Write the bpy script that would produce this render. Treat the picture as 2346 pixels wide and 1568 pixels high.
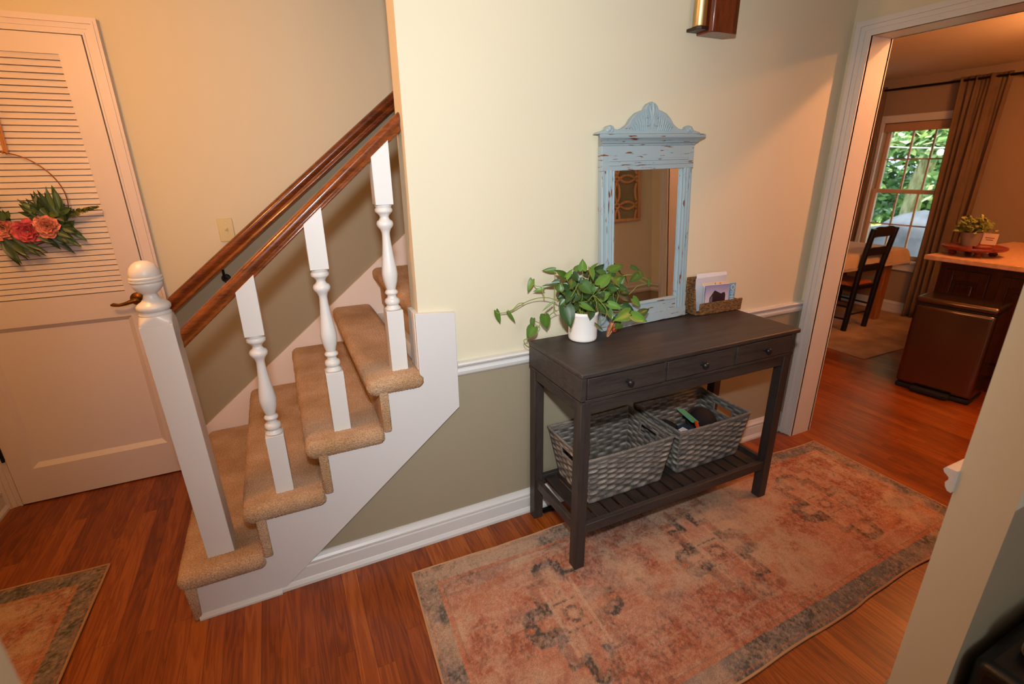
import bpy, bmesh, math, random
import numpy as np
from mathutils import Vector, Matrix
PI = math.pi
scene = bpy.context.scene
for o in list(bpy.data.objects): bpy.data.objects.remove(o)
COL = scene.collection

# ---------------------------------------------------------------- camera, world, lights, exposure
def v3(*a): return Vector(a)
yaw, pitch, roll = 0.436, -0.341, -0.013
fwd = v3(math.sin(yaw)*math.cos(pitch), math.cos(yaw)*math.cos(pitch), math.sin(pitch))
rgt = v3(math.cos(yaw), -math.sin(yaw), 0)
upv = rgt.cross(fwd)
R2 = rgt*math.cos(roll) + upv*math.sin(roll)
U2 = -rgt*math.sin(roll) + upv*math.cos(roll)
cam_d = bpy.data.cameras.new('camera'); cam = bpy.data.objects.new('camera', cam_d); COL.objects.link(cam)
cam.matrix_world = Matrix(((R2.x, U2.x, -fwd.x, -0.423), (R2.y, U2.y, -fwd.y, -1.72), (R2.z, U2.z, -fwd.z, 1.521), (0, 0, 0, 1)))
cam_d.sensor_width = 36; cam_d.lens = 1128.612/2346*36
cam_d.clip_start = 0.02; cam_d.clip_end = 200
cam_d.dof.use_dof = True; cam_d.dof.focus_distance = 2.1; cam_d.dof.aperture_fstop = 2.6
scene.camera = cam

scene.view_settings.view_transform = 'Standard'
scene.view_settings.look = 'None'
scene.view_settings.exposure = -0.10
scene.view_settings.gamma = 1
scene.view_settings.use_curve_mapping = False

world = bpy.data.worlds.new('world'); scene.world = world; world.use_nodes = True
bg = world.node_tree.nodes['Background']; bg.inputs[0].default_value = (0.62, 0.8, 1.0, 1); bg.inputs[1].default_value = 2.4

def point(name, loc, power, col, r=0.05):
    d = bpy.data.lights.new(name, 'POINT'); d.energy = power; d.color = col; d.shadow_soft_size = r
    o = bpy.data.objects.new(name, d); o.location = loc; COL.objects.link(o); return o
def spot(name, loc, to, power, col, ang, blend, r=0.04):
    d = bpy.data.lights.new(name, 'SPOT'); d.energy = power; d.color = col; d.shadow_soft_size = r
    d.spot_size = math.radians(ang); d.spot_blend = blend
    o = bpy.data.objects.new(name, d); o.location = loc; COL.objects.link(o)
    o.rotation_euler = (Vector(to)-Vector(loc)).to_track_quat('-Z', 'Y').to_euler(); return o
FL = (-0.423, -1.72, 1.80)
fl = spot('camera_flash', FL, (0.42, 0.0, 1.42), 168, (0.88, 0.95, 1.0), 124, 1.0, 0.045); fl.scale = (0.66, 1.05, 1.0)
WARM = (1.0, 0.46, 0.14)
point('foyer_lamp', (-1.15, -0.03, 2.02), 30, WARM, 0.07)
point('kitchen_passage_lamp', (2.61, -0.84, 2.27), 34, (1.0, 0.38, 0.16), 0.025)
point('kitchen_ceiling_lamp', (2.95, -1.40, 2.22), 24, (1.0, 0.42, 0.16), 0.03)
point('kitchen_table_lamp', (3.9, -0.5, 2.10), 44, (1.0, 0.36, 0.10), 0.06)
wd = bpy.data.lights.new('camera_room_fill', 'AREA'); wd.shape = 'RECTANGLE'; wd.size = 1.4; wd.size_y = 1.3; wd.energy = 22; wd.color = (0.80, 0.90, 1.0)  # added cool fill light behind the camera; no window is built there
wo = bpy.data.objects.new('camera_room_fill', wd); wo.location = (0.2, -4.15, 1.45); wo.rotation_euler = (PI/2, 0, 0); COL.objects.link(wo)
sun_d = bpy.data.lights.new('sun', 'SUN'); sun_d.energy = 15; sun_d.color = (1, 0.95, 0.82); sun_d.angle = 0.02
sun = bpy.data.objects.new('sun', sun_d); COL.objects.link(sun)
sun.rotation_euler = Vector((0.35, 0.55, -0.75)).to_track_quat('-Z', 'Y').to_euler()

# ---------------------------------------------------------------- materials
def lin(c):
    if isinstance(c, str):
        c = [int(c[i:i+2], 16)/255 for i in (0, 2, 4)]
    return tuple((x/12.92 if x <= 0.04045 else ((x+0.055)/1.055)**2.4) for x in c) + (1,)
def nodes_of(m):
    m.use_nodes = True; nt = m.node_tree; return nt, nt.nodes, nt.links, nt.nodes['Principled BSDF']
def mat(name, c, rough=0.6, metal=0.0, var=0.06, scale=8.0, bump=0.0, bscale=200.0, spec=0.5, stretch=None, c2=None, coat=0.0, detail=4, sheen=0.0, lo=0.35, hi=0.65):
    """one procedural material: noise between two tones plus an optional noise bump"""
    m = bpy.data.materials.new(name); nt, N, Lk, b = nodes_of(m)
    c = lin(c)
    if c2 is None: c2 = tuple(x*(1-2*var) for x in c[:3])+(1,)
    else: c2 = lin(c2)
    tc = N.new('ShaderNodeTexCoord'); mp = N.new('ShaderNodeMapping'); Lk.new(tc.outputs['Object'], mp.inputs[0])
    if stretch: mp.inputs['Scale'].default_value = stretch
    n = N.new('ShaderNodeTexNoise'); n.inputs['Scale'].default_value = scale; n.inputs['Detail'].default_value = detail
    Lk.new(mp.outputs[0], n.inputs['Vector'])
    r = N.new('ShaderNodeValToRGB'); r.color_ramp.elements[0].position = lo; r.color_ramp.elements[1].position = hi
    r.color_ramp.elements[0].color = c; r.color_ramp.elements[1].color = c2
    Lk.new(n.outputs[0], r.inputs[0]); Lk.new(r.outputs[0], b.inputs['Base Color'])
    b.inputs['Roughness'].default_value = rough; b.inputs['Metallic'].default_value = metal
    b.inputs['Specular IOR Level'].default_value = spec; b.inputs['Coat Weight'].default_value = coat
    b.inputs['Sheen Weight'].default_value = sheen
    if bump:
        n2 = N.new('ShaderNodeTexNoise'); n2.inputs['Scale'].default_value = bscale; n2.inputs['Detail'].default_value = 3
        Lk.new(mp.outputs[0], n2.inputs['Vector'])
        bp = N.new('ShaderNodeBump'); bp.inputs['Strength'].default_value = bump; bp.inputs['Distance'].default_value = 0.002
        Lk.new(n2.outputs[0], bp.inputs['Height']); Lk.new(bp.outputs[0], b.inputs['Normal'])
    return m

def wood_mat(name, c, c2, axis='X', scale=1.0, rough=0.35, coat=0.0, bump=0.15):
    st = {'X': (1.2, 14, 14), 'Y': (14, 1.2, 14), 'Z': (14, 14, 1.2)}[axis]
    m = bpy.data.materials.new(name); nt, N, Lk, b = nodes_of(m)
    tc = N.new('ShaderNodeTexCoord'); mp = N.new('ShaderNodeMapping'); Lk.new(tc.outputs['Object'], mp.inputs[0])
    mp.inputs['Scale'].default_value = tuple(s*scale for s in st)
    n = N.new('ShaderNodeTexNoise'); n.inputs['Scale'].default_value = 2.2; n.inputs['Detail'].default_value = 8; n.inputs['Distortion'].default_value = 0.6
    Lk.new(mp.outputs[0], n.inputs['Vector'])
    n3 = N.new('ShaderNodeTexNoise'); n3.inputs['Scale'].default_value = 16; n3.inputs['Detail'].default_value = 6
    Lk.new(mp.outputs[0], n3.inputs['Vector'])
    mx = N.new('ShaderNodeMath'); mx.operation = 'MULTIPLY_ADD'; mx.inputs[1].default_value = 0.45; Lk.new(n3.outputs[0], mx.inputs[0])
    m2 = N.new('ShaderNodeMath'); m2.operation = 'MULTIPLY'; m2.inputs[1].default_value = 0.6; Lk.new(n.outputs[0], m2.inputs[0]); Lk.new(m2.outputs[0], mx.inputs[2])
    r = N.new('ShaderNodeValToRGB'); r.color_ramp.elements[0].position = 0.38; r.color_ramp.elements[1].position = 0.66
    r.color_ramp.elements[0].color = lin(c); r.color_ramp.elements[1].color = lin(c2)
    Lk.new(mx.outputs[0], r.inputs[0]); Lk.new(r.outputs[0], b.inputs['Base Color'])
    b.inputs['Roughness'].default_value = rough; b.inputs['Coat Weight'].default_value = coat; b.inputs['Coat Roughness'].default_value = 0.12
    bp = N.new('ShaderNodeBump'); bp.inputs['Strength'].default_value = bump; bp.inputs['Distance'].default_value = 0.001
    Lk.new(mx.outputs[0], bp.inputs['Height']); Lk.new(bp.outputs[0], b.inputs['Normal'])
    return m

def floor_mat():
    m = bpy.data.materials.new('strip_oak_floor'); nt, N, Lk, b = nodes_of(m)
    tc = N.new('ShaderNodeTexCoord'); mp = N.new('ShaderNodeMapping'); Lk.new(tc.outputs['Object'], mp.inputs[0])
    mp.inputs['Rotation'].default_value = (0, 0, PI/2)
    br = N.new('ShaderNodeTexBrick'); Lk.new(mp.outputs[0], br.inputs['Vector'])
    br.inputs['Scale'].default_value = 1.0; br.inputs['Brick Width'].default_value = 0.62; br.inputs['Row Height'].default_value = 0.057
    br.inputs['Mortar Size'].default_value = 0.0007; br.inputs['Mortar Smooth'].default_value = 0.2; br.inputs['Bias'].default_value = 0.0
    br.offset = 0.37; br.offset_frequency = 2; br.squash = 1.25; br.squash_frequency = 3
    br.inputs['Color1'].default_value = (0, 0, 0, 1); br.inputs['Color2'].default_value = (1, 1, 1, 1); br.inputs['Mortar'].default_value = (0.5, 0.5, 0.5, 1)
    bw = N.new('ShaderNodeRGBToBW'); Lk.new(br.outputs['Color'], bw.inputs[0])
    # per board offset of the grain
    cx = N.new('ShaderNodeCombineXYZ'); ml = N.new('ShaderNodeMath'); ml.operation = 'MULTIPLY'; ml.inputs[1].default_value = 37.0
    Lk.new(bw.outputs[0], ml.inputs[0]); Lk.new(ml.outputs[0], cx.inputs[2]); Lk.new(ml.outputs[0], cx.inputs[0])
    ad = N.new('ShaderNodeVectorMath'); ad.operation = 'ADD'; Lk.new(tc.outputs['Object'], ad.inputs[0]); Lk.new(cx.outputs[0], ad.inputs[1])
    mp2 = N.new('ShaderNodeMapping'); mp2.inputs['Scale'].default_value = (26, 2.0, 10); Lk.new(ad.outputs[0], mp2.inputs[0])
    n1 = N.new('ShaderNodeTexNoise'); n1.inputs['Scale'].default_value = 1.0; n1.inputs['Detail'].default_value = 3; n1.inputs['Distortion'].default_value = 0.8
    Lk.new(mp2.outputs[0], n1.inputs['Vector'])
    wv = N.new('ShaderNodeMath'); wv.operation = 'MULTIPLY'; wv.inputs[1].default_value = 34.0; Lk.new(n1.outputs[0], wv.inputs[0])
    sn = N.new('ShaderNodeMath'); sn.operation = 'SINE'; Lk.new(wv.outputs[0], sn.inputs[0])
    mp3 = N.new('ShaderNodeMapping'); mp3.inputs['Scale'].default_value = (330, 9, 30); Lk.new(ad.outputs[0], mp3.inputs[0])
    n2 = N.new('ShaderNodeTexNoise'); n2.inputs['Scale'].default_value = 1.0; n2.inputs['Detail'].default_value = 3; Lk.new(mp3.outputs[0], n2.inputs['Vector'])
    def math_(op, a, bb, c=None):
        q = N.new('ShaderNodeMath'); q.operation = op
        for i, s in enumerate((a, bb, c)):
            if s is None: continue
            if isinstance(s, (int, float)): q.inputs[i].default_value = s
            else: Lk.new(s, q.inputs[i])
        return q.outputs[0]
    big = N.new('ShaderNodeTexNoise'); big.inputs['Scale'].default_value = 1.1; big.inputs['Detail'].default_value = 2; Lk.new(tc.outputs['Object'], big.inputs['Vector'])
    t = math_('MULTIPLY_ADD', sn.outputs[0], 0.13, 0.12)
    t = math_('MULTIPLY_ADD', n2.outputs[0], 0.42, t)
    t = math_('MULTIPLY_ADD', bw.outputs[0], 0.36, t)
    r = N.new('ShaderNodeValToRGB'); e = r.color_ramp.elements
    e[0].position = 0.10; e[0].color = lin('a65c20'); e[1].position = 0.95; e[1].color = lin('54200a')
    k = e.new(0.5); k.color = lin('843f10')
    Lk.new(t, r.inputs[0])
    mo = N.new('ShaderNodeMixRGB'); mo.inputs[2].default_value = lin('3a1405'); Lk.new(r.outputs[0], mo.inputs[1])
    Lk.new(math_('MULTIPLY', br.outputs['Fac'], 0.65), mo.inputs[0]); Lk.new(mo.outputs[0], b.inputs['Base Color'])
    b.inputs['Roughness'].default_value = 0.34; b.inputs['Coat Weight'].default_value = 0.12; b.inputs['Coat Roughness'].default_value = 0.16; b.inputs['Specular IOR Level'].default_value = 0.35
    bp = N.new('ShaderNodeBump'); bp.inputs['Strength'].default_value = 0.25; bp.inputs['Distance'].default_value = 0.0006
    Lk.new(math_('ADD', math_('MULTIPLY', br.outputs['Fac'], -2.0), n2.outputs[0]), bp.inputs['Height']); Lk.new(bp.outputs[0], b.inputs['Normal'])
    return m

def carpet_mat():
    m = bpy.data.materials.new('beige_cut_pile_carpet'); nt, N, Lk, b = nodes_of(m)
    tc = N.new('ShaderNodeTexCoord')
    def nz(sc, d=3):
        n = N.new('ShaderNodeTexNoise'); n.inputs['Scale'].default_value = sc; n.inputs['Detail'].default_value = d; Lk.new(tc.outputs['Object'], n.inputs['Vector']); return n.outputs[0]
    r = N.new('ShaderNodeValToRGB'); r.color_ramp.elements[0].position = 0.35; r.color_ramp.elements[1].position = 0.66
    r.color_ramp.elements[0].color = lin('caa786'); r.color_ramp.elements[1].color = lin('ad875f'); Lk.new(nz(5), r.inputs[0])
    f = nz(230, 2); mr = N.new('ShaderNodeMapRange'); mr.inputs[1].default_value = 0.30; mr.inputs[2].default_value = 0.62; mr.inputs[3].default_value = 0.64; mr.inputs[4].default_value = 1.18; Lk.new(f, mr.inputs[0])
    mx = N.new('ShaderNodeVectorMath'); mx.operation = 'SCALE'; Lk.new(r.outputs[0], mx.inputs[0]); Lk.new(mr.outputs[0], mx.inputs['Scale']); Lk.new(mx.outputs[0], b.inputs['Base Color'])
    b.inputs['Roughness'].default_value = 1; b.inputs['Specular IOR Level'].default_value = 0.05; b.inputs['Sheen Weight'].default_value = 0.1
    bp = N.new('ShaderNodeBump'); bp.inputs['Strength'].default_value = 0.9; bp.inputs['Distance'].default_value = 0.008; Lk.new(f, bp.inputs['Height']); Lk.new(bp.outputs[0], b.inputs['Normal'])
    return m

def vcol_mat(name, rough=0.9, bump=0.4, bscale=400, attr='Col', fine=0.25, fscale=260, stretch=(1, 1, 1), spec=0.2):
    m = bpy.data.materials.new(name); nt, N, Lk, b = nodes_of(m)
    a = N.new('ShaderNodeAttribute'); a.attribute_name = attr
    tc = N.new('ShaderNodeTexCoord'); mp = N.new('ShaderNodeMapping'); mp.inputs['Scale'].default_value = stretch; Lk.new(tc.outputs['Object'], mp.inputs[0])
    n = N.new('ShaderNodeTexNoise'); n.inputs['Scale'].default_value = fscale; n.inputs['Detail'].default_value = 2; Lk.new(mp.outputs[0], n.inputs['Vector'])
    mr = N.new('ShaderNodeMapRange'); mr.inputs[1].default_value = 0.3; mr.inputs[2].default_value = 0.7; mr.inputs[3].default_value = 1-fine; mr.inputs[4].default_value = 1+fine
    Lk.new(n.outputs[0], mr.inputs[0])
    mx = N.new('ShaderNodeVectorMath'); mx.operation = 'SCALE'; Lk.new(a.outputs['Color'], mx.inputs[0]); Lk.new(mr.outputs[0], mx.inputs['Scale'])
    Lk.new(mx.outputs[0], b.inputs['Base Color']); b.inputs['Roughness'].default_value = rough; b.inputs['Specular IOR Level'].default_value = spec
    if bump:
        n2 = N.new('ShaderNodeTexNoise'); n2.inputs['Scale'].default_value = bscale; Lk.new(mp.outputs[0], n2.inputs['Vector'])
        bp = N.new('ShaderNodeBump'); bp.inputs['Strength'].default_value = bump; bp.inputs['Distance'].default_value = 0.003
        Lk.new(n2.outputs[0], bp.inputs['Height']); Lk.new(bp.outputs[0], b.inputs['Normal'])
    return m

M = {}
M['cream'] = mat('cream_wall_paint', 'd6ccb1', 0.75, var=0.01, scale=1.5, bump=0.05, bscale=260, spec=0.25)
M['olive'] = mat('olive_grey_wainscot_paint', '9a8e76', 0.7, var=0.015, scale=1.5, bump=0.05, bscale=260, spec=0.25)
M['white'] = mat('white_semi_gloss_trim', 'd5d2cd', 0.35, var=0.01, scale=3, bump=0.02, bscale=60)
M['door'] = mat('cream_white_door_paint', 'dccfca', 0.45, var=0.01, scale=3, bump=0.02, bscale=80)
M['white_panel'] = mat('white_stringer_paint', 'd2cecb', 0.5, var=0.01, scale=3, bump=0.05, bscale=150)
M['floor'] = floor_mat()
M['ceil'] = mat('ceiling_paint', 'e0d6c4', 0.9, var=0.01, bump=0.1, bscale=120)
M['carpet'] = carpet_mat()
M['rail'] = wood_mat('stained_oak_handrail', '8a4416', '4a1e08', 'X', 1.0, 0.28, 0.3)
M['black_wood'] = wood_mat('black_brown_stained_wood', '3e3632', '292321', 'X', 1.0, 0.5, 0.0, 0.3)
M['black_wood_z'] = wood_mat('black_brown_stained_wood_upright', '3e3632', '292321', 'Z', 1.0, 0.5, 0.0, 0.3)
M['black_metal'] = mat('dark_knob_metal', '25252a', 0.35, 0.4, bump=0)
M['brass'] = mat('aged_brass', 'cdb27c', 0.38, 1.0, var=0.1, scale=20)
M['brass_dark'] = mat('tarnished_brass', '8a5f28', 0.35, 1.0, var=0.15, scale=40)
M['black'] = mat('black_fabric', '0d0d10', 0.85, bump=0.3, bscale=150)
M['ceramic'] = mat('white_glazed_ceramic', 'eeebe6', 0.12, var=0.01)
M['soil'] = mat('potting_soil', '1d130b', 1.0, bump=0.8, bscale=80)
M['stem'] = mat('green_vine_stem', '7f8c3a', 0.5, var=0.1)
M['paper'] = mat('white_paper', 'dfe0e6', 0.6, var=0.02)
M['paper_beige'] = mat('beige_card_paper', 'e4c8a4', 0.6, var=0.03)
M['ivory'] = mat('ivory_plastic', 'd2bf88', 0.35, var=0.01)
M['copper'] = mat('copper_wire', '9a5a30', 0.35, 0.9)
M['iron'] = mat('black_iron', '17130f', 0.5, 0.6)

# ---------------------------------------------------------------- mesh helpers
class MB:
    def __init__(s): s.v = []; s.f = []; s.c = None
    def add(s, vs, fs):
        o = len(s.v); s.v += [tuple(p) for p in vs]; s.f += [tuple(i+o for i in f) for f in fs]; return s
    def box(s, x0, x1, y0, y1, z0, z1):
        return s.add([(x0, y0, z0), (x1, y0, z0), (x1, y1, z0), (x0, y1, z0), (x0, y0, z1), (x1, y0, z1), (x1, y1, z1), (x0, y1, z1)],
                     [(0, 3, 2, 1), (4, 5, 6, 7), (0, 1, 5, 4), (1, 2, 6, 5), (2, 3, 7, 6), (3, 0, 4, 7)])
    def hexa(s, a, b):   # two quads of 4 points
        return s.add(list(a)+list(b), [(0, 3, 2, 1), (4, 5, 6, 7), (0, 1, 5, 4), (1, 2, 6, 5), (2, 3, 7, 6), (3, 0, 4, 7)])
    def prism(s, poly, axis, a0, a1):
        """poly: list of 2D points; axis x: poly in (y,z); y: poly in (x,z); z: poly in (x,y)"""
        def P(p, a):
            return {'x': (a, p[0], p[1]), 'y': (p[0], a, p[1]), 'z': (p[0], p[1], a)}[axis]
        n = len(poly)
        vs = [P(p, a0) for p in poly]+[P(p, a1) for p in poly]
        return s.add(vs, [tuple(range(n)), tuple(range(2*n-1, n-1, -1))]+[(i, i+n, (i+1) % n+n, (i+1) % n) for i in range(n)])
    def lathe(s, prof, c=(0, 0, 0), n=32, M_=None):
        vs = []; fs = []
        for r, z in prof:
            for i in range(n):
                a = 2*PI*i/n; p = Vector((r*math.cos(a), r*math.sin(a), z))
                if M_: p = M_ @ p
                vs.append((p.x+c[0], p.y+c[1], p.z+c[2]))
        for k in range(len(prof)-1):
            for i in range(n):
                j = (i+1) % n; fs.append((k*n+i, k*n+j, (k+1)*n+j, (k+1)*n+i))
        fs.append(tuple(range(n-1, -1, -1))); fs.append(tuple((len(prof)-1)*n+i for i in range(n)))
        return s.add(vs, fs)
    def tube(s, pts, r, n=8, closed=False):
        pts = [Vector(p) for p in pts]; m = len(pts); rings = []
        rr = r if isinstance(r, (list, tuple)) else [r]*m
        up = Vector((0, 0, 1)); last = None
        for i, p in enumerate(pts):
            a = pts[(i-1) % m] if (closed or i > 0) else p; b = pts[(i+1) % m] if (closed or i < m-1) else p
            t = (b-a).normalized()
            u = (last - t*last.dot(t)) if last is not None else (up-t*up.dot(t))
            if u.length < 1e-4: u = Vector((1, 0, 0))-t*t.x
            u.normalize(); last = u; w = t.cross(u)
            rings.append([p+(u*math.cos(2*PI*k/n)+w*math.sin(2*PI*k/n))*rr[i] for k in range(n)])
        vs = [q for ring in rings for q in ring]; fs = []
        for i in range(m if closed else m-1):
            j = (i+1) % m
            for k in range(n):
                fs.append((i*n+k, i*n+(k+1) % n, j*n+(k+1) % n, j*n+k))
        if not closed: fs += [tuple(range(n-1, -1, -1)), tuple((m-1)*n+k for k in range(n))]
        return s.add(vs, fs)
    def sphere(s, c, r, nu=16, nv=10, sc=(1, 1, 1)):
        vs = []; fs = []
        for j in range(nv+1):
            th = PI*j/nv
            for i in range(nu):
                a = 2*PI*i/nu
                vs.append((c[0]+r*sc[0]*math.sin(th)*math.cos(a), c[1]+r*sc[1]*math.sin(th)*math.sin(a), c[2]+r*sc[2]*math.cos(th)))
        for j in range(nv):
            for i in range(nu):
                k = (i+1) % nu; fs.append((j*nu+i, (j+1)*nu+i, (j+1)*nu+k, j*nu+k))
        return s.add(vs, fs)
    def rbox(s, x0, x1, y0, y1, z0, z1, r, res, jit=0.0, seed=1):
        """rounded box as a dense grid; jit roughens it along the surface like cut pile"""
        lo = np.array([x0, y0, z0]); hi = np.array([x1, y1, z1]); rs = np.random.RandomState(seed)
        for ax in range(3):
            for sd in (0, 1):
                a, b = [i for i in range(3) if i != ax]
                na, nb = max(2, int((hi[a]-lo[a])/res)), max(2, int((hi[b]-lo[b])/res))
                A, B = np.meshgrid(np.linspace(lo[a], hi[a], na+1), np.linspace(lo[b], hi[b], nb+1))
                P = np.zeros(A.shape+(3,)); P[..., a] = A; P[..., b] = B; P[..., ax] = hi[ax] if sd else lo[ax]
                Q = np.clip(P, lo+r, hi-r); D_ = P-Q; n = np.linalg.norm(D_, axis=-1, keepdims=True); n[n == 0] = 1
                N_ = D_/n; P = Q+N_*r
                if jit:
                    K = np.round(P*2000).astype(np.int64); h = ((K[..., 0]*73856093) ^ (K[..., 1]*19349663) ^ (K[..., 2]*83492791)) & 0xffff
                    P = P+N_*((h/65535.0-0.5)*2*jit)[..., None]
                idx = np.arange(P.shape[0]*P.shape[1]).reshape(P.shape[:2])
                F = np.stack([idx[:-1, :-1], idx[:-1, 1:], idx[1:, 1:], idx[1:, :-1]], -1).reshape(-1, 4)
                if (sd == 1) == (ax == 1): F = F[:, ::-1]
                s.add(P.reshape(-1, 3).tolist(), F.tolist())
        return s
    def xf(s, Mx):
        s.v = [tuple(Mx @ Vector(p)) for p in s.v]; return s
    def build(s, name, m, parent=None, bevel=0, seg=2, smooth=False, loc=None, weld=False, fix=True):
        me = bpy.data.meshes.new(name); me.from_pydata(s.v, [], s.f); me.update()
        if fix or weld:
            bm = bmesh.new(); bm.from_mesh(me)
            if weld: bmesh.ops.remove_doubles(bm, verts=bm.verts, dist=1e-5)
            bmesh.ops.recalc_face_normals(bm, faces=bm.faces); bm.to_mesh(me); bm.free()
        for mm in (m if isinstance(m, (list, tuple)) else [m]): me.materials.append(mm)
        o = bpy.data.objects.new(name, me); COL.objects.link(o)
        if parent is not None:
            o.parent = parent
            o.matrix_parent_inverse = Matrix.Translation(-Vector(parent.location)) if parent.type == 'EMPTY' and not parent.get('_rot') else Matrix.Identity(4)
        if bevel:
            bv = o.modifiers.new('bevel', 'BEVEL'); bv.width = bevel; bv.segments = seg; bv.limit_method = 'ANGLE'; bv.angle_limit = math.radians(40)
        if smooth or bevel:
            for p in me.polygons: p.use_smooth = True
            try: me.set_sharp_from_angle(angle=math.radians(35 if not smooth else 50))
            except Exception: pass
        return o

def struct(o): o['kind'] = 'structure'; return o
def tag(o, label, cat, group=None, kind=None):
    o['label'] = label; o['category'] = cat
    if group: o['group'] = group
    if kind: o['kind'] = kind
    return o
def empty(name, loc=(0, 0, 0)):
    o = bpy.data.objects.new(name, None); o.location = loc; o.empty_display_size = 0.05; COL.objects.link(o); return o
def sbox(name, m, *b, bevel=0, parent=None): return struct(MB().box(*b).build(name, m, parent, bevel=bevel)) if parent is None else MB().box(*b).build(name, m, parent, bevel=bevel)

# key dimensions
D = 1.13            # stair wall and door wall
R = 2.155; TH = 0.14; RK = R+TH
YN = -1.25; TN = 0.114; XN = 1.005; XNL = -0.69
XW = -1.812         # left wall
HC = 2.42; KC = 2.31; KX = 5.45
JY = -0.025; JI = -0.098; OPY = -1.077; ZI = 2.062; ZH = 2.128
ZR = 0.806
LEAVES = [(0.546, -0.05, 1.138, 0.497, -0.03, 1.136, 0.022), (0.445, -0.05, 1.11, 0.425, -0.05, 1.06, 0.026), (0.486, -0.07, 1.073, 0.447, -0.05, 1.062, 0.017), (0.532, -0.1, 1.095, 0.474, -0.07, 1.086, 0.016), (0.642, -0.1, 1.136, 0.64, -0.1, 1.182, 0.036), (0.559, -0.11, 1.118, 0.499, -0.13, 1.157, 0.032), (0.548, -0.13, 1.121, 0.585, -0.12, 1.151, 0.022), (0.619, -0.08, 1.133, 0.642, -0.07, 1.153, 0.021), (0.678, -0.1, 1.135, 0.724, -0.09, 1.159, 0.014), (0.651, -0.14, 1.15, 0.647, -0.17, 1.105, 0.029), (0.715, -0.07, 1.105, 0.775, -0.06, 1.144, 0.038), (0.775, -0.09, 1.117, 0.858, -0.08, 1.136, 0.038), (0.682, -0.16, 1.081, 0.753, -0.14, 1.123, 0.05), (0.764, -0.13, 1.073, 0.839, -0.1, 1.095, 0.043), (0.829, -0.1, 1.059, 0.852, -0.1, 1.095, 0.019), (0.895, -0.13, 1.098, 0.842, -0.14, 1.074, 0.035), (0.87, -0.11, 1.132, 0.913, -0.12, 1.109, 0.017), (0.909, -0.12, 1.108, 0.937, -0.12, 1.069, 0.013), (0.958, -0.12, 1.071, 0.965, -0.12, 1.03, 0.013), (0.509, -0.15, 1.078, 0.518, -0.14, 1.11, 0.032), (0.561, -0.16, 1.112, 0.528, -0.19, 1.089, 0.029), (0.586, -0.18, 1.105, 0.628, -0.2, 1.062, 0.049), (0.684, -0.16, 1.031, 0.733, -0.17, 1.053, 0.042), (0.556, -0.16, 1.073, 0.513, -0.19, 1.036, 0.037), (0.519, -0.18, 1.024, 0.528, -0.21, 0.942, 0.06), (0.587, -0.18, 1.023, 0.646, -0.2, 0.991, 0.024), (0.728, -0.16, 1.003, 0.783, -0.19, 0.983, 0.031), (0.816, -0.14, 0.982, 0.858, -0.17, 0.954, 0.038), (0.872, -0.13, 1.002, 0.912, -0.14, 0.961, 0.032), (0.87, -0.18, 0.945, 0.934, -0.17, 0.958, 0.034), (0.816, -0.2, 0.954, 0.885, -0.22, 0.923, 0.043), (0.831, -0.17, 0.953, 0.727, -0.2, 0.942, 0.054), (0.717, -0.18, 0.983, 0.725, -0.2, 0.942, 0.031), (0.788, -0.17, 0.911, 0.746, -0.19, 0.901, 0.031), (0.829, -0.1, 1.02, 0.887, -0.1, 0.978, 0.033), (0.295, -0.035, 1.001, 0.317, -0.03, 0.94, 0.023), (0.341, -0.045, 0.993, 0.379, -0.04, 0.937, 0.013), (0.474, -0.1, 0.978, 0.491, -0.09, 0.91, 0.043), (0.428, -0.09, 0.966, 0.42, -0.09, 0.931, 0.021), (0.422, -0.11, 0.94, 0.398, -0.1, 0.89, 0.044), (0.497, -0.12, 1.028, 0.455, -0.11, 0.994, 0.008), (0.642, -0.2, 0.944, 0.683, -0.21, 0.908, 0.01), (0.685, -0.06, 1.123, 0.7, -0.05, 1.095, 0.029), (0.544, -0.09, 1.102, 0.512, -0.08, 1.097, 0.019), (0.749, -0.1, 1.11, 0.707, -0.09, 1.126, 0.031), (0.582, -0.12, 1.13, 0.606, -0.14, 1.098, 0.035), (0.628, -0.13, 1.105, 0.603, -0.13, 1.082, 0.033), (0.69, -0.12, 1.071, 0.664, -0.12, 1.048, 0.037), (0.754, -0.13, 1.016, 0.802, -0.13, 0.98, 0.032), (0.596, -0.13, 1.035, 0.553, -0.12, 1.049, 0.033), (0.629, -0.13, 1.014, 0.663, -0.14, 0.989, 0.036), (0.7, -0.14, 1.002, 0.73, -0.15, 0.959, 0.034), (0.543, -0.12, 1.062, 0.592, -0.12, 1.033, 0.036), (0.672, -0.11, 1.021, 0.718, -0.11, 1.039, 0.034), (0.792, -0.1, 1.041, 0.829, -0.1, 1.012, 0.026), (0.739, -0.12, 1.039, 0.783, -0.12, 0.998, 0.035), (0.608, -0.1, 1.109, 0.577, -0.1, 1.093, 0.03), (0.729, -0.11, 1.09, 0.689, -0.11, 1.074, 0.031), (0.677, -0.12, 1.046, 0.635, -0.12, 1.028, 0.037), (0.578, -0.14, 0.994, 0.619, -0.13, 1.015, 0.025), (0.772, -0.15, 0.941, 0.791, -0.17, 0.914, 0.035)]
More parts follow.
